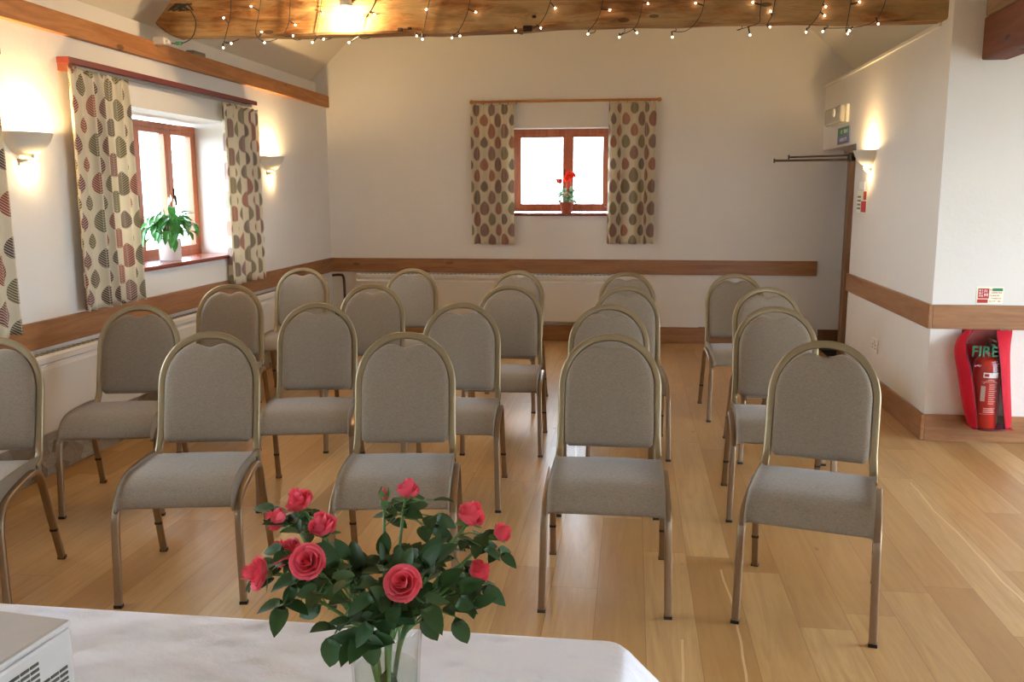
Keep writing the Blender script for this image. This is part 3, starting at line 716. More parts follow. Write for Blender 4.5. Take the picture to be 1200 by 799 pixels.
# door mat with metal edge strips
DM = thing('door_mat', 'black mat with thin metal strips on the floor of the doorway', 'mat', (2.0, 8.75, 0))
bm = bmesh.new(); box(bm, -.20, .9, -.35, .28, 0, .012); obj('mat_pile', bm, M['mat'], DM, bevel=.003)
for y in (-.36, .0, .29):
    bm = bmesh.new(); box(bm, -.20, .9, y-.008, y+.008, .0, .016); obj('edge_strip', bm, M['alu'], DM)
# small grey box at the eaves
bm = bmesh.new(); box(bm, XL-.085, XL-.02, 6.32, 6.50, 2.466, 2.51); o = obj('cable_box', bm, M['greyplastic'], bevel=.006); tag(o, 'small grey cable box on top of the orange wall timber', 'cable box')

# ------------------------------------------------------------------ extinguisher sign, extinguisher, cover
bm = bmesh.new(); box(bm, 2.030, 2.180, YC-.004, YC, .842, .942); SG = obj('extinguisher_sign', bm, M['signwhite'])
tag(SG, 'small red and pale green instruction sign standing on the rail above the extinguisher', 'sign')
bm = bmesh.new(); bars(bm, 'Y', YC, .004, [(2.038, 2.100, .872, .932), (2.036, 2.096, .846, .868)]); obj('red_panel', bm, M['signred'], SG)
bm = bmesh.new(); r5 = random.Random(3)
tx = []
for k in range(3): tx += [(a, b, z0, z1) for a, b, z0, z1 in glyphs(2.043, 2.068, .882+k*.016, .893+k*.016, 3, r5)]
tx += glyphs(2.072, 2.097, .886, .902, 2, r5)+glyphs(2.072, 2.097, .908, .924, 2, r5)
bars(bm, 'Y', YC, .0050, tx); obj('lettering', bm, M['paper'], SG)
bm = bmesh.new(); tx = []
for k in range(5): tx += glyphs(2.104, 2.172, .852+k*.017, .860+k*.017, 7, r5)
bars(bm, 'Y', YC, .004, tx); obj('small_print', bm, M['signred'], SG)
bm = bmesh.new(); bars(bm, 'Y', YC, .0044, [(2.118, 2.175, .917, .934)]); obj('green_band', bm, M['signgreen'], SG)

bm = bmesh.new(); box(bm, 1.965, 2.175, YC-.02, YC, .60, .705); o = obj('mounting_board', bm, M['redboard'], bevel=.003)
tag(o, 'dark red board on the wall behind the extinguisher cover', 'board')
EX = thing('fire_extinguisher', 'red fire extinguisher with white label inside the clear fronted cover', 'fire extinguisher', (2.082, 5.508, .124))
bm = bmesh.new(); lathe(bm, [(0, 0), (.066, 0), (.0735, .012), (.0735, .36), (.066, .395), (.040, .425), (.020, .437), (.018, .455), (0, .455)], 0, 0, 32); obj('cylinder', bm, M['redmetal'], EX, smooth=True, autos=50)
bm = bmesh.new(); tube(bm, [(0, 0, .45), (0, 0, .50)], .016, 10); box(bm, -.012, .012, -.06, .03, .49, .503); box(bm, -.012, .012, -.075, .03, .515, .528); obj('valve_handle', bm, M['darkmetal'], EX, bevel=.003)
bm = bmesh.new(); tube(bm, spline([(.015, .02, .47), (.05, .03, .46), (.07, .052, .40), (.07, .056, .2), (.07, .056, .06)], 5), .009, 8); obj('hose', bm, M['blackplastic'], EX, smooth=True)
def wrap(bm, u0, u1, z0, z1, r=.0742, n=6):    # patch on the cylinder's front
    g = []
    for i in range(n+1):
        a = -PI/2+(u0+(u1-u0)*i/n)/r
        g.append((bm.verts.new((r*math.cos(a), r*math.sin(a), z0)), bm.verts.new((r*math.cos(a), r*math.sin(a), z1))))
    for p, q in zip(g, g[1:]): bm.faces.new((p[0], q[0], q[1], p[1]))
bm = bmesh.new(); wrap(bm, -.042, .045, .305, .335); obj('white_label', bm, M['paper'], EX)
bm = bmesh.new(); r6 = random.Random(8); wrap(bm, -.036, -.012, .312, .328, .0750); obj('label_mark', bm, M['signred'], EX)
bm = bmesh.new()
for k in range(10):
    u0 = -.008+.0001*k; z = .15+k*.0125; wrap(bm, u0, u0+r6.uniform(.03, .048), z, z+.0045, n=3)
for k in range(3): wrap(bm, -.03, .04-.01*(k % 2), .098+k*.011, .1035+k*.011, n=4)
wrap(bm, -.05, .05, .088, .0905); wrap(bm, -.05, .05, .277, .2785)
for i in range(11):     # arched heading
    u = -.038+i*.0072; z = .292-abs(i-5)**1.7*.0011
    wrap(bm, u, u+.0045, z-.006, z+.006, n=1)
obj('printed_text', bm, plain('pale print', c(214, 150, 140), .6), EX)
bm = bmesh.new(); wrap(bm, -.050, -.026, .165, .255); obj('side_panel_print', bm, plain('grey print', c(196, 176, 166), .6), EX)
# tag with the green word
ft = bpy.data.curves.new('word', 'FONT'); ft.body = 'FIRE'; ft.size = .088; ft.extrude = .001; ft.align_x = 'CENTER'; ft.offset = .0012
fo = bpy.data.objects.new('word', ft); C.objects.link(fo)
dg = bpy.context.evaluated_depsgraph_get(); me = bpy.data.meshes.new_from_object(fo.evaluated_get(dg)); bpy.data.objects.remove(fo)
COV = thing('extinguisher_cover', 'bright red cloth cover with a clear front hanging on the white wall', 'cover', (2.07, YC, .10))
def bx(px, z): return 2.047+.0047*(px-1150)+(.48-z)*.078-2.07
LV = [(.690, 1134, 1140, 1167, 1186, .05), (.650, 1124, 1134, 1168, 1185, .11), (.620, 1119.5, 1131, 1169.5, 1184, .14), (.56, 1117.5, 1133, 1171, 1183, .185), (.485, 1120.5, 1137.5, 1172.5, 1183.5, .20),
      (.36, 1124, 1141, 1174, 1184, .20), (.24, 1127.5, 1143, 1176, 1185, .20), (.125, 1134, 1146, 1178, 1185.5, .19)]
def cover_piece(side):
    bm = bmesh.new(); rows = []
    for k, (z, a, b, c_, d_, dep) in enumerate(LV):
        zz = z-.10
        xa, xb, xc, xd = bx(a, z), bx(b, z), bx(c_, z), bx(d_, z); row = []
        wv = .004*math.sin(k*2.1)
        if side == 'l': pts = [(xa+.015, -.004), (xa+.002, -dep*.35), (xa, -dep*.62), (xa+(xb-xa)*.25, -dep*.86+wv), (xb-.012, -dep), (xb, -dep-.004)]
        elif side == 'r': pts = [(xc, -dep-.004), (xc+.012, -dep), (xc+(xd-xc)*.7, -dep*.88+wv), (xd, -dep*.6), (xd-.003, -dep*.3), (xd-.012, -.004)]
        else: pts = [(xb+(xc-xb)*t, -dep-.012*math.sin(PI*t)) for t in (0, .25, .5, .75, 1)]
        rows.append([bm.verts.new(((x+2.07)*(YC+y)/5.5-2.07, y, zz)) for x, y in pts])
    for A, B_ in zip(rows, rows[1:]):
        for i in range(len(A)-1): bm.faces.new((A[i], A[i+1], B_[i+1], B_[i]))
    if side != 'w' :
        pass
    return bm
for s, nm, m in (('l', 'side_cloth', 'redfabric'), ('r', 'side_cloth', 'redfabric'), ('w', 'clear_front', 'film')):
    o = obj(nm, cover_piece(s), M[m], COV, smooth=True)
    if s != 'w':
        md = o.modifiers.new('t', 'SOLIDIFY'); md.thickness = .004
        md = o.modifiers.new('s', 'SUBSURF'); md.levels = 2; md.render_levels = 2
bm = bmesh.new()     # bottom binding and window piping
pts = [(bx(1146, .125)-.025, -.197, .024), (bx(1155, .125)-.025, -.205, .02), (bx(1168, .125)-.025, -.205, .022), (bx(1178, .125)-.025, -.197, .025)]
tube(bm, pts, .006, 6)
for col_ in (2, 3): tube(bm, [((bx(l[col_], l[0])+2.07)*(YC-l[5])/5.5-2.07, -l[5]-.004, l[0]-.10) for l in LV], .0035, 6)
obj('piping', bm, plain('dark red piping', c(84, 14, 30), .7), COV, smooth=True)
wo = bpy.data.objects.new('green_word', me); C.objects.link(wo); me.materials.clear(); me.materials.append(plain('green print', c(22, 96, 62), .5))
for v in me.vertices: v.co = Vector((v.co.x*.92, 0-v.co.z, v.co.y*1.0+.0))
wo.parent = COV; wo.location = (-.035, -.189, .455)
# bottom of the bag
bm = bmesh.new(); l = LV[-1]; box(bm, bx(l[1], .125)+.01, bx(l[4], .125)-.006, -.185, -.004, .018, .022); obj('base_cloth', bm, M['redfabric'], COV)
bm = bmesh.new(); prism(bm, [(-.03, -.004, .02), (.135, -.004, .02), (.14, -.004, .58), (-.07, -.004, .58), (-.115, -.004, .45)], (0, -.006, 0)); obj('back_cloth', bm, M['redfabric'], COV)

# ------------------------------------------------------------------ chairs
def chair_meshes():
    P = {}
    sq = rrect(.021, .027, .25)
    def xs(z, s): return s*(.2175+.0085*max(0, 1-z/.42))
    side = [(0, 0), (.004, .12), (.008, .24), (.012, .315), (.022, .352), (.045, .383), (.08, .402), (.14, .415), (.22, .425), (.30, .431), (.355, .428), (.388, .412), (.405, .388), (.416, .355), (.448, .25), (.49, .125), (.532, 0)]
    sm = spline([(0, y, z) for y, z in side], 4)
    def seg(a, b, s):
        pts = [(xs(p.z, s), p.y, p.z) for p in sm if True]
        return pts[a*4:b*4+1]
    for s in (-1, 1):
        for nm, a, b in (('fl', 0, 4), ('rail', 4, 12), ('rl', 12, 16)):
            bm = bmesh.new(); sweep(bm, seg(a, b, s), sq, normal=(1, 0, 0)); P[nm, s] = bm
        for nm, y in (('fcap', 0), ('rcap', .532)):
            bm = bmesh.new(); x = xs(0, s); box(bm, x-.0145, x+.0145, y-.0118, y+.0118, 0, .012); P[nm, s] = bm
        bm = bmesh.new(); y = .4835; z = .145; x = xs(z, s); box(bm, x-.0138, x+.0138, y-.0125, y+.0, z-.006, z+.006); P['bump', s] = bm
    # hoop
    lean = math.atan2(.61-.487, .926-.50)
    def hp(u, w, off=0):      # in-plane coordinates -> local xyz
        return (u, .487+w*math.sin(lean)+off*math.cos(lean), .50+w*math.cos(lean)-off*math.sin(lean))
    Wt = (.926-.50)/math.cos(lean)-.013
    a, b = .193, .215
    arc = []
    for i in range(33):
        th = PI*i/32; cx_, sx_ = math.cos(th), math.sin(th)
        arc.append((-a*math.copysign(abs(cx_)**.94, cx_), Wt-b+b*abs(sx_)**.94))
    left = [(-.197, .405, .436), (-.1975, .445, .446), (-.196, .473, .470)]
    path = left+[hp(-a, .0+.02), hp(-a, .12)]+[hp(u, w) for u, w in arc]+[hp(a, .12), hp(a, .02)]+[(-x, y, z) for x, y, z in left[::-1]]
    bm = bmesh.new(); nrm = (0, math.cos(lean), -math.sin(lean))
    sweep(bm, spline(path, 2), rrect(.030, .019, .35), normal=nrm); P['hoop'] = bm
    # pad
    N = 72; out = []
    ai, bi = a-.0150, b-.022
    for i in range(41):
        th = PI*i/40; cx_, sx_ = math.cos(th), math.sin(th)
        u = ai*math.copysign(abs(cx_)**.9, cx_); w = Wt-b+bi*abs(sx_)**.86
        dip = .027*math.exp(-(u/.042)**2); w -= dip+.004
        out.append((u, w))
    out += [(-ai, .11), (-ai, .04), (-ai+.003, .0), (-ai+.018, -.014)]+[(-ai+.018+(2*ai-.036)*k/6, -.014) for k in range(1, 6)]+[(ai-.018, -.014), (ai-.003, .0), (ai, .04), (ai, .11)]
    cen = (0, .19)
    def ring(bm, ins, off):
        r_ = []
        for u, w in out:
            d = Vector((u-cen[0], w-cen[1])); L = d.length; f = (L-ins)/L
            r_.append(bm.verts.new(hp(cen[0]+d.x*f, cen[1]+d.y*f, off)))
        return r_
    bm = bmesh.new(); lay = [(.10, .014), (.03, .015), (.004, .012), (0, .006), (0, -.012), (.003, -.022), (.010, -.030), (.022, -.035), (.05, -.039), (.10, -.041)]
    rs = [ring(bm, i_, o_) for i_, o_ in lay]
    for A, B_ in zip(rs, rs[1:]):
        for j in range(len(A)): bm.faces.new((A[j], A[(j+1) % len(A)], B_[(j+1) % len(A)], B_[j]))
    for R_, off in ((rs[0], .014), (rs[-1], -.042)):
        cv = bm.verts.new(hp(cen[0], cen[1], off))
        for j in range(len(R_)): bm.faces.new((R_[j], R_[(j+1) % len(R_)], cv))
    bmesh.ops.recalc_face_normals(bm, faces=bm.faces); P['pad'] = bm
    # seat cushion
    prof = spline([(0, .440, .452), (0, .38, .459), (0, .25, .466), (0, .13, .467), (0, .07, .460), (0, .025, .442), (0, -.005, .415), (0, -.016, .392), (0, -.012, .380), (0, .004, .377), (0, .03, .386), (0, .07, .400), (0, .15, .412), (0, .43, .418), (0, .449, .424), (0, .451, .442)], 4)[:-1]
    cy_, cz_ = .2, .435
    bm = bmesh.new(); rs = []
    for x, ins in ((-.2065, .016), (-.2065, .010), (-.203, .0045), (-.197, .0012), (-.188, 0), (-.1, 0), (0, 0), (.1, 0), (.188, 0), (.197, .0012), (.203, .0045), (.2065, .010), (.2065, .016)):
        r_ = []
        for k, p in enumerate(prof):
            a_, b_ = prof[k-1], prof[(k+1) % len(prof)]; tn = Vector((b_.y-a_.y, b_.z-a_.z)).normalized(); n2 = Vector((tn.y, -tn.x))
            # inward normal
            y, z = p.y+n2.x*ins, p.z+n2.y*ins
            crown = .004*(1-(x/.21)**2) if p.z > .44 and p.y > .02 else 0
            r_.append(bm.verts.new((x, y, z+crown)))
        rs.append(r_)
    for A, B_ in zip(rs, rs[1:]):
        for j in range(len(A)): bm.faces.new((A[j], A[(j+1) % len(A)], B_[(j+1) % len(A)], B_[j]))
    for R_ in (rs[0], rs[-1]): bm.faces.new(R_)
    bmesh.ops.recalc_face_normals(bm, faces=bm.faces); P['seat'] = bm
    bm = bmesh.new(); box(bm, -.21, .21, .10, .125, .392, .412); box(bm, -.21, .21, .36, .385, .395, .417); P['cross'] = bm
    return P
PM = chair_meshes()
proto = thing('banquet_chair', '', 'chair')
obj('seat', PM['seat'], M['fabric'], proto, smooth=True, autos=60)
obj('backrest', PM['pad'], M['fabric'], proto, smooth=True, autos=70)
obj('back_frame', PM['hoop'], M['gold'], proto, smooth=True, autos=50)
obj('cross_bar', PM['cross'], M['steel'], proto)
for s in (-1, 1):
    obj('seat_rail', PM['rail', s], M['steel'], proto, smooth=True, autos=50)
    l = obj('leg', PM['fl', s], M['steel'], proto, smooth=True, autos=50); obj('foot_cap', PM['fcap', s], M['blackplastic'], l)
    l = obj('leg', PM['rl', s], M['steel'], proto, smooth=True, autos=50); obj('foot_cap', PM['rcap', s], M['blackplastic'], l); obj('stacking_bumper', PM['bump', s], M['blackplastic'], l)
def dup(root):
    r = root.copy(); C.objects.link(r)
    for ch in list(root.children):
        k = ch.copy(); C.objects.link(k); k.parent = r
        for g in list(ch.children):
            d = g.copy(); C.objects.link(d); d.parent = k
    return r
CH = [  # x, y of the front feet's middle, rotation, label
 (-2.411, 2.70, 15.0, 'taupe chair cut off by the left edge of the photo, front row'),
 (-1.621, 2.924, 11.5, 'front row taupe chair whose seat shows left of the roses'),
 (-.838, 3.007, 8.4, 'front row taupe chair directly behind the roses'),
 (-.074, 3.045, .5, 'front row taupe chair seen square on, just right of the roses'),
 (.604, 2.989, -14.7, 'rightmost front row taupe chair, turned towards the table'),
 (-2.396, 3.75, 12.5, 'second row taupe chair nearest the left wall'),
 (-1.514, 3.942, 12.0, 'second row taupe chair, second from the left wall'),
 (-.832, 4.022, 4.7, 'second row taupe chair, middle of the row'),
 (-.092, 4.029, 1.8, 'second row chair just behind the square-on front chair, mostly hidden'),
 (.692, 4.036, -3.2, 'second row taupe chair behind the rightmost front chair'),
 (-2.379, 4.83, 14.5, 'third row chair nearest the left wall, its back in dark shade'),
 (-1.528, 4.931, 9.9, 'third row taupe chair, second from the left wall'),
 (-.725, 4.956, 2.6, 'third row taupe chair, middle of the row beside the aisle'),
 (0.0, 4.96, 3.0, 'third row chair, only its curved top rising behind two nearer chairs'),
 (.847, 4.986, 3.0, 'third row taupe chair, rightmost of its row'),
 (-2.432, 6.093, 9.0, 'back row chair in the left corner, pale in the window light'),
 (-1.618, 6.098, 4.0, 'back row taupe chair, second from the left wall'),
 (-.876, 6.006, -4.0, 'back row taupe chair, middle of the row'),
 (-.043, 5.964, -1.2, 'back row chair, farthest of the four chairs lined up in one column'),
 (.749, 5.906, 2.2, 'back row taupe chair at the right, nearest the doorway')]
for i, (x, y, a, lab) in enumerate(CH):
    r = proto if i == 0 else dup(proto)
    r.location = (x, y, 0); r.rotation_euler = (0, 0, math.radians(a)); r['label'] = lab; r['category'] = 'chair'; r['group'] = 'taupe banquet chairs in four rows'

# ------------------------------------------------------------------ table, cloth
TX0, TX1, TY0, TY1 = -1.95, -.003, .70, 1.428
TB = thing('trestle_table', 'long table hidden beneath the white tablecloth', 'table', ((TX0+TX1)/2, (TY0+TY1)/2, 0))
hx, hy = (TX1-TX0)/2-.012, (TY1-TY0)/2-.012
bm = bmesh.new(); box(bm, -hx, hx, -hy, hy, .722, .745); obj('tabletop', bm, M['oak_x'], TB, bevel=.004)
for sx in (-1, 1):
    for sy in (-1, 1):
        bm = bmesh.new(); tube(bm, [(sx*(hx-.12), sy*(hy-.06), 0), (sx*(hx-.12), sy*(hy-.06), .722)], .014, 10); obj('leg', bm, M['darkmetal'], TB, smooth=True, autos=50)
bm = bmesh.new()
# cloth: rings of the rounded outline, top to hem
def outline(n_side=60, grow=0, r=.03):
    pts = []
    cs = [(TX1, TY1, 0), (TX0, TY1, PI/2), (TX0, TY0, PI), (TX1, TY0, 3*PI/2)]
    for k, (cx_, cy_, a0) in enumerate(cs):
        sx = 1 if cx_ == TX1 else -1; sy = 1 if cy_ == TY1 else -1
        ox, oy = cx_-sx*r, cy_-sy*r
        for i in range(7):
            a = a0+PI/2*i/6; pts.append((ox+(r+grow)*math.cos(a), oy+(r+grow)*math.sin(a), math.cos(a), math.sin(a)))
        nx = cs[(k+1) % 4]; sx2 = 1 if nx[0] == TX1 else -1; sy2 = 1 if nx[1] == TY1 else -1
        a = a0+PI/2; e = (ox+(r+grow)*math.cos(a), oy+(r+grow)*math.sin(a)); s2 = (nx[0]-sx2*r+(r+grow)*math.cos(a), nx[1]-sy2*r+(r+grow)*math.sin(a))
        for i in range(1, n_side): t = i/n_side; pts.append((e[0]+(s2[0]-e[0])*t, e[1]+(s2[1]-e[1])*t, math.cos(a), math.sin(a)))
    return pts
O = outline()
rs = []
def corner_w(x, y): return math.exp(-(((x-TX1)**2+(y-TY1)**2)/.012))
levels = [(-.012, .7505), (-.003, .7495), (.003, .7455), (.006, .735), (.010, .70), (.018, .64), (.028, .56), (.036, .48), (.04, .42)]
for g, z in levels:
    r_ = []
    dz = (.75-z)
    for k, (x, y, nx, ny) in enumerate(O):
        cw = corner_w(x, y)
        fold = .03*math.sin(k*.42)*min(1, dz*5)+.012*math.sin(k*.97)*min(1, dz*4)
        gg = g+(fold if dz > .01 else 0)+cw*dz*.62
        fx, fy = (nx, ny)
        r_.append(bm.verts.new((x+fx*gg, y+fy*gg, z+.002*math.sin(k*.3)*(dz > .2))))
    rs.append(r_)
for A, B_ in zip(rs, rs[1:]):
    for j in range(len(A)): bm.faces.new((A[j], A[(j+1) % len(A)], B_[(j+1) % len(A)], B_[j]))
# top surface as a shallow grid of nested rings
prev = rs[0]; cxm, cym = (TX0+TX1)/2, (TY0+TY1)/2
rw = random.Random(4)
for f in [.97, .9, .8, .68, .55, .4, .25, .1]:
    cur = []
    for v in rs[0]:
        x, y = cxm+(v.co.x-cxm)*f, cym+(v.co.y-cym)*f
        cur.append(bm.verts.new((x, y, .7505+.0012*math.sin(x*23+y*31)*math.sin(x*11-y*17))))
    for j in range(len(cur)): bm.faces.new((prev[j], prev[(j+1) % len(cur)], cur[(j+1) % len(cur)], cur[j]))
    prev = cur
bm.faces.new(prev); bmesh.ops.recalc_face_normals(bm, faces=bm.faces)
o = obj('tablecloth', bm, M['cloth'], smooth=True); md = o.modifiers.new('t', 'SOLIDIFY'); md.thickness = .0015; md.offset = 1
tag(o, 'white damask tablecloth draped over the front table', 'tablecloth')
TOPZ = .7535

# ------------------------------------------------------------------ projector
PJ = thing('projector', 'pale grey projector with side vents at the left end of the white table', 'projector', (-.815, 1.152, TOPZ), math.radians(-6))
Lx, Ly, Hz = .34, .27, .124
bm = bmesh.new(); box(bm, -Lx, 0, -Ly, 0, .006, Hz-.012); obj('casing', bm, M['projgrey'], PJ, bevel=.006)
bm = bmesh.new(); box(bm, -Lx-.001, .001, -Ly-.001, .001, Hz-.012, Hz); o = obj('lid', bm, M['projgrey'], PJ, bevel=.006)
bm = bmesh.new()
for blk, (y0, n, z0, rows) in enumerate(((-.016, 3, .012, 6), (-.070, 3, .012, 10))):
    for i in range(n):
        ya = y0-i*.018
        for k in range(rows): box(bm, -.001, .0012, ya-.0155, ya, z0+k*.0085, z0+k*.0085+.0042)
for i in range(8):
    for k in range(10): box(bm, -.001, .0012, -.1285-i*.0155-.0, -.1285-i*.0155+.013-.0, .012+k*.0085, .012+k*.0085+.0042)
obj('vent_grille', bm, M['vent'], PJ)
bm = bmesh.new()
for k in range(5): box(bm, -.19, -.09+.004*k, -.10-.007*k, -.0985-.007*k, Hz, Hz+.0006)
obj('printed_text', bm, M['greyplastic'], PJ)
for x, y in ((-.03, -.03), (-Lx+.03, -.03), (-.03, -Ly+.03), (-Lx+.03, -Ly+.03)):
    bm = bmesh.new(); tube(bm, [(x, y, 0), (x, y, .008)], .01, 10); obj('foot', bm, M['blackplastic'], PJ)
bm = bmesh.new(); tube(bm, [(-.24, -Ly-.001, .055), (-.24, -Ly-.02, .055)], .03, 24); obj('lens', bm, M['blackplastic'], PJ, smooth=True, autos=50)

# ------------------------------------------------------------------ vase and roses
VX, VY = -.283, .972
VA = thing('vase', 'clear glass vase of water holding the bunch of roses', 'vase', (VX, VY, TOPZ))
bm = bmesh.new(); prof = [(0, 0), (.034, 0), (.036, .004), (.0375, .06), (.039, .14), (.0415, .20), (.0445, .236), (.0435, .239), (.0415, .236), (.0385, .20), (.0362, .14), (.0345, .06), (.033, .014), (.030, .012), (0, .012)]
lathe(bm, prof, 0, 0, 48); obj('glass', bm, M['glass'], VA, smooth=True, autos=60)
bm = bmesh.new(); lathe(bm, [(0, .0125), (.0325, .0145), (.0342, .06), (.0358, .13), (.0372, .185), (0, .185)], 0, 0, 48); obj('water', bm, M['water'], VA, smooth=True, autos=50)

def leaf(bm, base, d, nrm, L, W, curl=.25, n=6, fold=.25, wob=0):
    d = Vector(d).normalized(); nrm = Vector(nrm); nrm = (nrm-d*nrm.dot(d)).normalized(); s = d.cross(nrm)
    rows = []
    for i in range(n+1):
        t = i/n; w = W*(math.sin(PI*t**.85)**.8)*.5 if 0 < t < 1 else 0
        p = Vector(base)+d*(L*t)-nrm*(curl*L*t*t)
        if w == 0: rows.append([bm.verts.new(p)])
        else: rows.append([bm.verts.new(p+s*w+nrm*(fold*w)), bm.verts.new(p+s*w*.5+nrm*(fold*w*.35)), bm.verts.new(p), bm.verts.new(p-s*w*.5+nrm*(fold*w*.35)), bm.verts.new(p-s*w+nrm*(fold*w))])
    for A, B_ in zip(rows, rows[1:]):
        if len(A) == 1 and len(B_) == 5:
            for j in range(4): bm.faces.new((A[0], B_[j], B_[j+1]))
        elif len(B_) == 1 and len(A) == 5:
            for j in range(4): bm.faces.new((A[j], A[j+1], B_[0]))
        elif len(A) == 5:
            for j in range(4): bm.faces.new((A[j], A[j+1], B_[j+1], B_[j]))
def blossom(bm, R, openness, rnd):
    """rose head along +Z, base at the origin, widest radius R"""
    H = R*1.75
    layers = [(3, .14, .96, .0), (3, .28, 1.0, .04), (4, .46, .99, .10), (5, .66, .93, .24), (5, .86, .83, .42), (5, 1.0, .70, .62)]
    for li, (n, rad, hh, flare) in enumerate(layers):
        for k in range(n):
            a0 = 2*PI*k/n+li*.9+rnd.uniform(-.15, .15); span = 2*PI/n*1.45
            rr = R*rad*(.8+.2*openness); fl = flare*openness*R*.85; top = H*hh*rnd.uniform(.95, 1.03)*(1-.22*openness*(li > 2))
            NU, NVv = 8, 7; g = []
            for j in range(NVv+1):
                t = j/NVv; row = []
                for i in range(NU+1):
                    s = i/NU*2-1
                    edge = 1-(.32+.1*(li > 2))*abs(s)**2.2*t
                    z = top*t*edge*(1) - (R*.1*math.sin(PI*t) if li > 2 else 0)
                    belly = math.sin(min(1, t*1.35)*PI/2)
                    r = rr*(.12+.88*belly)*(1-.10*(1-openness)*t*t)+fl*max(0, t-.6)**1.3*2.2-.03*R*s*(.5+.5*t)
                    if li > 2 and t > .8: z -= R*.24*openness*((t-.8)/.2)**1.5
                    a = a0+s*span/2*(.55+.45*belly)
                    row.append(bm.verts.new((r*math.cos(a), r*math.sin(a), z)))
                g.append(row)
            for j in range(NVv):
                for i in range(NU): bm.faces.new((g[j][i], g[j][i+1], g[j+1][i+1], g[j+1][i]))
def rose(head, face, R, openness, label, seed, mid=None, leaves=3, bud=False):
    rnd = random.Random(seed)
    t = thing('rose', label, 'rose', (VX, VY, TOPZ+.02), 0, 'coral roses in the glass vase')
    o0 = Vector((VX, VY, TOPZ+.02)); hd = Vector(head)-o0; fc = Vector(face).normalized()
    ang = math.atan2(hd.y, hd.x); rim = Vector((math.cos(ang)*.026, math.sin(ang)*.026, .205)); foot = Vector((-math.cos(ang)*.021, -math.sin(ang)*.021, rnd.uniform(.0, .01)))
    midp = Vector(mid)-o0 if mid else rim.lerp(hd, .55)+Vector((0, 0, .012))
    back = hd-fc*(R*.9)
    P = spline([foot, foot.lerp(rim, .55), rim, midp, back-fc*.018, back], 7)
    bm = bmesh.new(); sweep(bm, P, circ(.0021, 6)); obj('stem', bm, M['rosestem'], t, smooth=True)
    rot = fc.to_track_quat('Z', 'Y').to_matrix().to_4x4()
    bm = bmesh.new()
    if bud:
        prof = [(0, 0), (R*.8, R*.5), (R, R*1.4), (R*.75, R*2.4), (R*.3, R*3.1), (0, R*3.2)]; lathe(bm, prof, 0, 0, 10)
    else: blossom(bm, R, openness, rnd)
    bm.transform(Matrix.Translation(back)@rot)
    o = obj('blossom', bm, M['petal'], t, smooth=True)
    # green cup and sepals
    bm = bmesh.new(); lathe(bm, [(0, -.006), (.0045, -.004), (.006, .002), (.004, .006), (0, .006)], 0, 0, 10)
    for k in range(5):
        a = 2*PI*k/5+.3; q = Vector((math.cos(a), math.sin(a), 0))
        if bud: leaf(bm, q*.004+Vector((0, 0, .002)), (q*.25+Vector((0, 0, 1))), q, R*3.0, R*1.3, .05)
        else: leaf(bm, q*.004, (q*.9+Vector((0, 0, .55 if k % 2 else -.2))), Vector((0, 0, 1))-q*.2, R*1.05, .007, -.2)
    bm.transform(Matrix.Translation(back)@rot); obj('sepals', bm, M['rosestem'], t, smooth=True)
    # compound leaves along the stem
    bm = bmesh.new(); st = bmesh.new()
    for k in range(leaves):
        i = int(len(P)*rnd.uniform(.52, .86)); b = P[min(i, len(P)-2)]
        a = ang+rnd.uniform(-1.7, 1.7); dz = rnd.uniform(-.35, .55)
        d = Vector((math.cos(a), math.sin(a), dz)).normalized(); L = rnd.uniform(.028, .045)
        e = b+d*L; sweep(st, [b, b.lerp(e, .5)+Vector((0, 0, .003)), e], circ(.0009, 5))
        S = rnd.uniform(.026, .040)
        side = d.cross(Vector((0, 0, 1))).normalized()
        nr = Vector((rnd.uniform(-.4, .4), rnd.uniform(-.9, 0), 1))
        leaf(bm, e, d+Vector((0, 0, rnd.uniform(-.5, .1))), nr, S, S*.56, .3)
        for sg in (-1, 1):
            if rnd.random() < .85: leaf(bm, e-d*.006, d*.35+side*sg, nr, S*.85, S*.56, .3)
            if rnd.random() < .35: leaf(bm, e-d*.024, d*.2+side*sg, nr, S*.7, S*.46, .3)
    if leaves:
        obj('leaves', bm, M['roseleaf'], t, smooth=True); obj('leaf_stalks', st, M['rosestem'], t)
    else: bm.free(); st.free()
    return t
CAM = Vector((0, 0, 1.5))
rose((-.419, 1.06, 1.112), (-.35, -.25, .9), .0175, .55, 'topmost rose of the left cluster, seen from its side', 1, leaves=3)
rose((-.438, 1.03, 1.096), (-.8, -.25, .5), .0150, .45, 'small half-open rose at the upper left, leaning left', 2, leaves=2)
rose((-.366, 1.00, 1.105), (-.12, -.3, .9), .0165, .6, 'rose standing right of the left cluster, on a bare bright stem', 3, leaves=3)
rose((-.407, .98, 1.076), (-.55, -.35, .7), .0175, .7, 'rose tucked behind the big open one in the left cluster', 4, leaves=3)
rose((-.361, .93, 1.087), (.05, -.82, .57), .0158, 1., 'large fully open rose facing forward in the left cluster', 5, leaves=4)
rose((-.442, .97, 1.050), (-.75, -.5, .25), .0178, .75, 'leftmost and lowest rose of the bunch, facing left', 6, leaves=4)
rose((-.242, .90, 1.081), (.0, -.80, .60), .0158, 1., 'open rose facing forward in the middle of the bunch', 7, leaves=5)
rose((-.317, 1.10, 1.104), (0, 0, 1), .0062, 0, 'green unopened rosebud at the top of the bunch', 8, leaves=4, bud=True)
rose((-.284, 1.10, 1.119), (.25, -.1, 1), .0150, .4, 'topmost rose of the bunch, beside the green bud', 9, leaves=3)
rose((-.194, 1.07, 1.100), (.45, -.15, .8), .0175, .5, 'rose at the upper right of the bunch, largest on that side', 10, leaves=3)
rose((-.156, 1.08, 1.073), (.75, -.2, .6), .0130, .4, 'small rose farthest right in the bunch', 11, leaves=2)
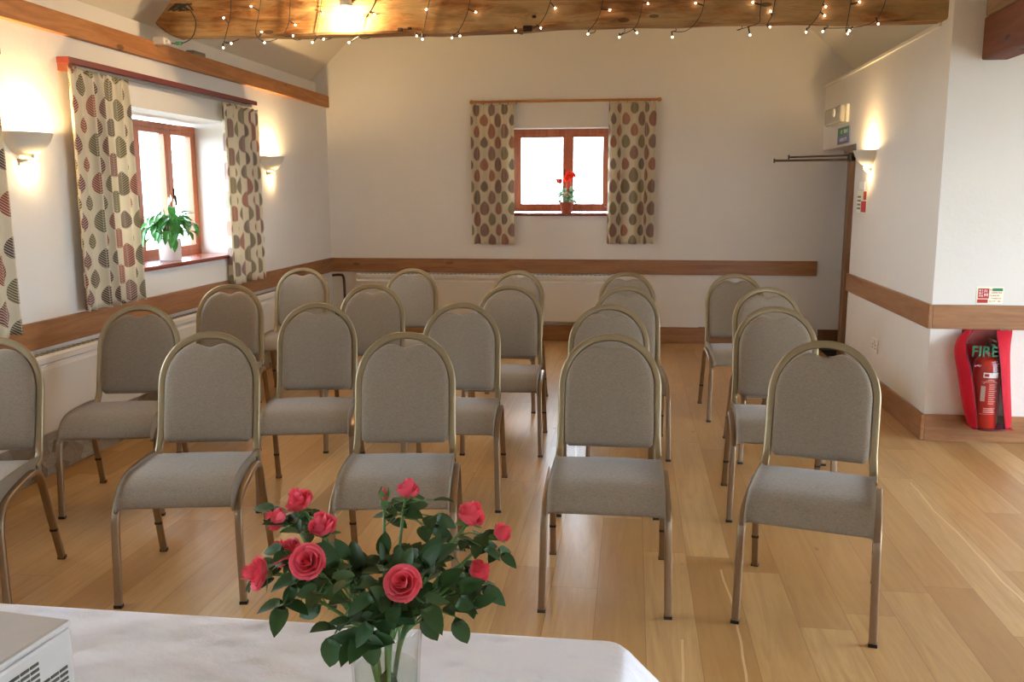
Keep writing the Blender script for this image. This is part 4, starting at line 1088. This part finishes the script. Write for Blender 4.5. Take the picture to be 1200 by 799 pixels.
rose((-.179, 1.04, 1.037), (.8, -.25, .55), .0150, .5, 'lowest rose on the right side of the bunch', 12, leaves=3)
# leafy greenery filling the neck of the vase
GR = thing('rose_foliage', 'dark green rose leaves crowding the neck of the vase', 'foliage', (VX, VY, TOPZ+.02))
rnd = random.Random(21); bm = bmesh.new(); st = bmesh.new()
HEADS = [Vector(h)-Vector((VX, VY, TOPZ+.02)) for h in ((-.361, .93, 1.087), (-.242, .90, 1.081), (-.442, .97, 1.05), (-.407, .98, 1.076), (-.366, 1.0, 1.105), (-.179, 1.04, 1.037))]
OUT = Vector((.0, -.86, .5))
k = 0
while k < 62:
    a = rnd.uniform(0, 2*PI); rr = rnd.uniform(.25, 1)**.6; el = rnd.uniform(-.35, 1.2)
    q = Vector((math.cos(a)*math.cos(el)*.125*rr, math.sin(a)*math.cos(el)*.085*rr, .245+math.sin(el)*.075*rr))
    if any(((q-h)-OUT*max(0, (q-h).dot(OUT))).length < .034 and (q-h).dot(OUT) > -.03 for h in HEADS): continue
    if q.z < .235 and Vector((q.x, q.y)).length < .05: continue
    k += 1
    rim = Vector((math.cos(a)*.030, math.sin(a)*.030, .215))
    d = (q-Vector((0, 0, .20))).normalized()
    sweep(st, spline(([Vector((-math.cos(a)*.018, -math.sin(a)*.018, .01))] if k % 10 == 0 else [])+[rim, rim.lerp(q, .5)+Vector((0, 0, .008)), q], 4), circ(.0011, 5))
    S = rnd.uniform(.028, .043); side = d.cross(Vector((0, 0, 1))).normalized(); nr = Vector((rnd.uniform(-.5, .5), rnd.uniform(-1.3, .1), 1))
    leaf(bm, q, d+Vector((0, 0, rnd.uniform(-.8, .2))), nr, S, S*.56, .3)
    if rnd.random() < .8: leaf(bm, q-d*.006, d*.45+side, nr, S*.8, S*.46, .3)
    if rnd.random() < .8: leaf(bm, q-d*.006, d*.45-side, nr, S*.8, S*.46, .3)
for (x, y, z, dx, dz, S) in ((-.050, -.035, .222, -.2, -1, .044), (.052, -.02, .245, .5, -1, .036), (-.004, -.046, .232, .05, -1, .042), (-.07, -.02, .250, -1, -.6, .034), (.0, .005, .16, .1, -1, .04), (.09, -.02, .245, .4, -1, .036)):
    b = Vector((x, y, z)); leaf(bm, b, (dx, -.08, dz), (0, -1, .25), S, S*.6, .12)
    sweep(st, [b, Vector((x*.7, y*.7, .25))], circ(.0011, 5))
obj('leaf_cluster', bm, M['roseleaf'], GR, smooth=True); obj('stalks', st, M['rosestem'], GR)

# ------------------------------------------------------------------ sill plants
PL = thing('peace_lily', 'leafy green peace lily in a white pot on the left window sill', 'potted plant', (XL-.12, 5.99, 1.033))
bm = bmesh.new(); lathe(bm, [(0, 0), (.070, 0), (.074, .005), (.078, .145), (.080, .15), (.074, .15), (.072, .13), (0, .13)], 0, 0, 32); obj('pot', bm, M['potwhite'], PL, smooth=True, autos=40)
bm = bmesh.new(); lathe(bm, [(0, .132), (.07, .131), (.07, .128), (0, .128)], 0, 0, 20); obj('soil', bm, M['soil'], PL)
rnd = random.Random(9); bm = bmesh.new(); st = bmesh.new()
for k in range(84):
    a = rnd.uniform(0, 2*PI); r = rnd.uniform(.02, .19); h = .34-.75*(r-.02)+rnd.uniform(-.07, .04)
    q = Vector((math.cos(a), math.sin(a)*1.15, 0)); b = q*.02+Vector((0, 0, .13)); e = q*r+Vector((0, 0, max(.15, h)))
    e.x = max(-.11, min(.09, e.x))
    sweep(st, spline([b, b.lerp(e, .5)+Vector((0, 0, .03)), e], 4), circ(.0022, 5))
    L = rnd.uniform(.08, .13); leaf(bm, e, Vector((q.x*.4, q.y, 0))+Vector((0, 0, rnd.uniform(-.9, .35))), Vector((0, 0, 1))+q*.3, L, L*.46, .45, 8, .3)
obj('leaves', bm, M['lilyleaf'], PL, smooth=True); obj('stalks', st, M['rosestem'], PL)
bm = bmesh.new()
for x, y, z in ((.02, .0, .40), (.0, .08, .37), (.03, -.05, .38)):
    tube(bm, [(x*.3, y*.3, .13), (x, y, z)], .0018, 5); leaf(bm, (x, y, z), (.2, .1, 1), (1, 0, 0), .06, .035, .15)
obj('bloom', bm, M['lilybud'], PL, smooth=True)

GE = thing('potted_geranium', 'small orange-red flowering plant in a terracotta pot on the back window sill', 'potted plant', (-.660, YB+.06, BW[2]+.0125))
bm = bmesh.new(); lathe(bm, [(0, 0), (.052, 0), (.066, .082), (.072, .082), (.074, .108), (.066, .110), (.062, .095), (0, .095)], 0, 0, 28); obj('pot', bm, M['terracotta'], GE, smooth=True, autos=35)
bm = bmesh.new(); lathe(bm, [(0, .099), (.062, .098), (.062, .094), (0, .094)], 0, 0, 20); obj('soil', bm, M['soil'], GE)
rnd = random.Random(2); bm = bmesh.new(); st = bmesh.new()
for k in range(34):
    a = rnd.uniform(0, 2*PI); r = rnd.uniform(.01, .07); z = .11+rnd.uniform(.0, .16)*(1-r*4)
    q = Vector((math.cos(a), math.sin(a)*.7, 0)); e = q*r+Vector((0, 0, z)); sweep(st, [q*.01+Vector((0, 0, .095)), e], circ(.0018, 5))
    leaf(bm, e, q+Vector((0, 0, rnd.uniform(-.5, .6))), Vector((0, -.5, 1)), .05, .046, .35)
obj('leaves', bm, M['geraleaf'], GE, smooth=True); obj('stalks', st, M['rosestem'], GE)
def cluster(name, x, z, r, n, m, sd):
    rn = random.Random(sd); b = bmesh.new()
    for k in range(n):
        p = Vector((x+rn.uniform(-r, r), rn.uniform(-r, r)*.7, z+rn.uniform(-r, r)*.7))
        for j in range(5):
            a = 2*PI*j/5+rn.random(); d = Vector((math.cos(a), -.5+rn.uniform(-.3, .3), math.sin(a))); leaf(b, p, d, (0, -1, .3), .02, .017, .2, 4)
    tube(b, [(x*.4, 0, .1), (x, 0, z)], .002, 5)
    return obj(name, b, m, GE, smooth=True)
cluster('flower_head', .045, .375, .036, 26, M['gerared'], 1); cluster('flower_head', .0, .345, .026, 16, M['gerared'], 2); cluster('flower_head', -.075, .315, .024, 12, M['gerapink'], 3)

# ------------------------------------------------------------------ light from outside
w = bpy.data.worlds.new('overcast sky'); SC.world = w; w.use_nodes = True; nt = w.node_tree; nt.nodes.clear()
bg = nt.nodes.new('ShaderNodeBackground'); wo_ = nt.nodes.new('ShaderNodeOutputWorld')
bg.inputs[0].default_value = (.70, .85, 1.0, 1); bg.inputs[1].default_value = 18.0
nt.links.new(bg.outputs[0], wo_.inputs[0])
bm = bmesh.new(); box(bm, -30, 30, -30, 35, -.6, -.5)
g = obj('ground', bm, plain('pale gravel ground', c(150, 150, 140), .9, 0, .2, 3)); g['kind'] = 'structure'

# ------------------------------------------------------------------ camera
cam = bpy.data.cameras.new('camera'); co = bpy.data.objects.new('camera', cam); C.objects.link(co); SC.camera = co
cam.sensor_fit = 'HORIZONTAL'; cam.sensor_width = 36; cam.lens = 1053.416/1200*36; cam.clip_start = .05
cam.shift_y = 0
R_ = Vector((.99128605, .13170406, -.00245193)); U_ = Vector((-.01908849, .16203923, .98659968)); F_ = Vector((-.13033649, .97795569, -.16314126))
co.matrix_world = Matrix(((R_.x, U_.x, -F_.x, 0), (R_.y, U_.y, -F_.y, 0), (R_.z, U_.z, -F_.z, 1.5), (0, 0, 0, 1)))

SC.view_settings.view_transform = 'Standard'; SC.view_settings.look = 'None'; SC.view_settings.gamma = 1; SC.view_settings.use_curve_mapping = False
SC.view_settings.exposure = 0.36
SC.render.engine = 'CYCLES'
cy = SC.cycles; cy.use_denoising = True; cy.max_bounces = 10; cy.diffuse_bounces = 6; cy.transparent_max_bounces = 12; cy.transmission_bounces = 10
cy.sample_clamp_indirect = 8; cy.caustics_refractive = False; cy.caustics_reflective = False
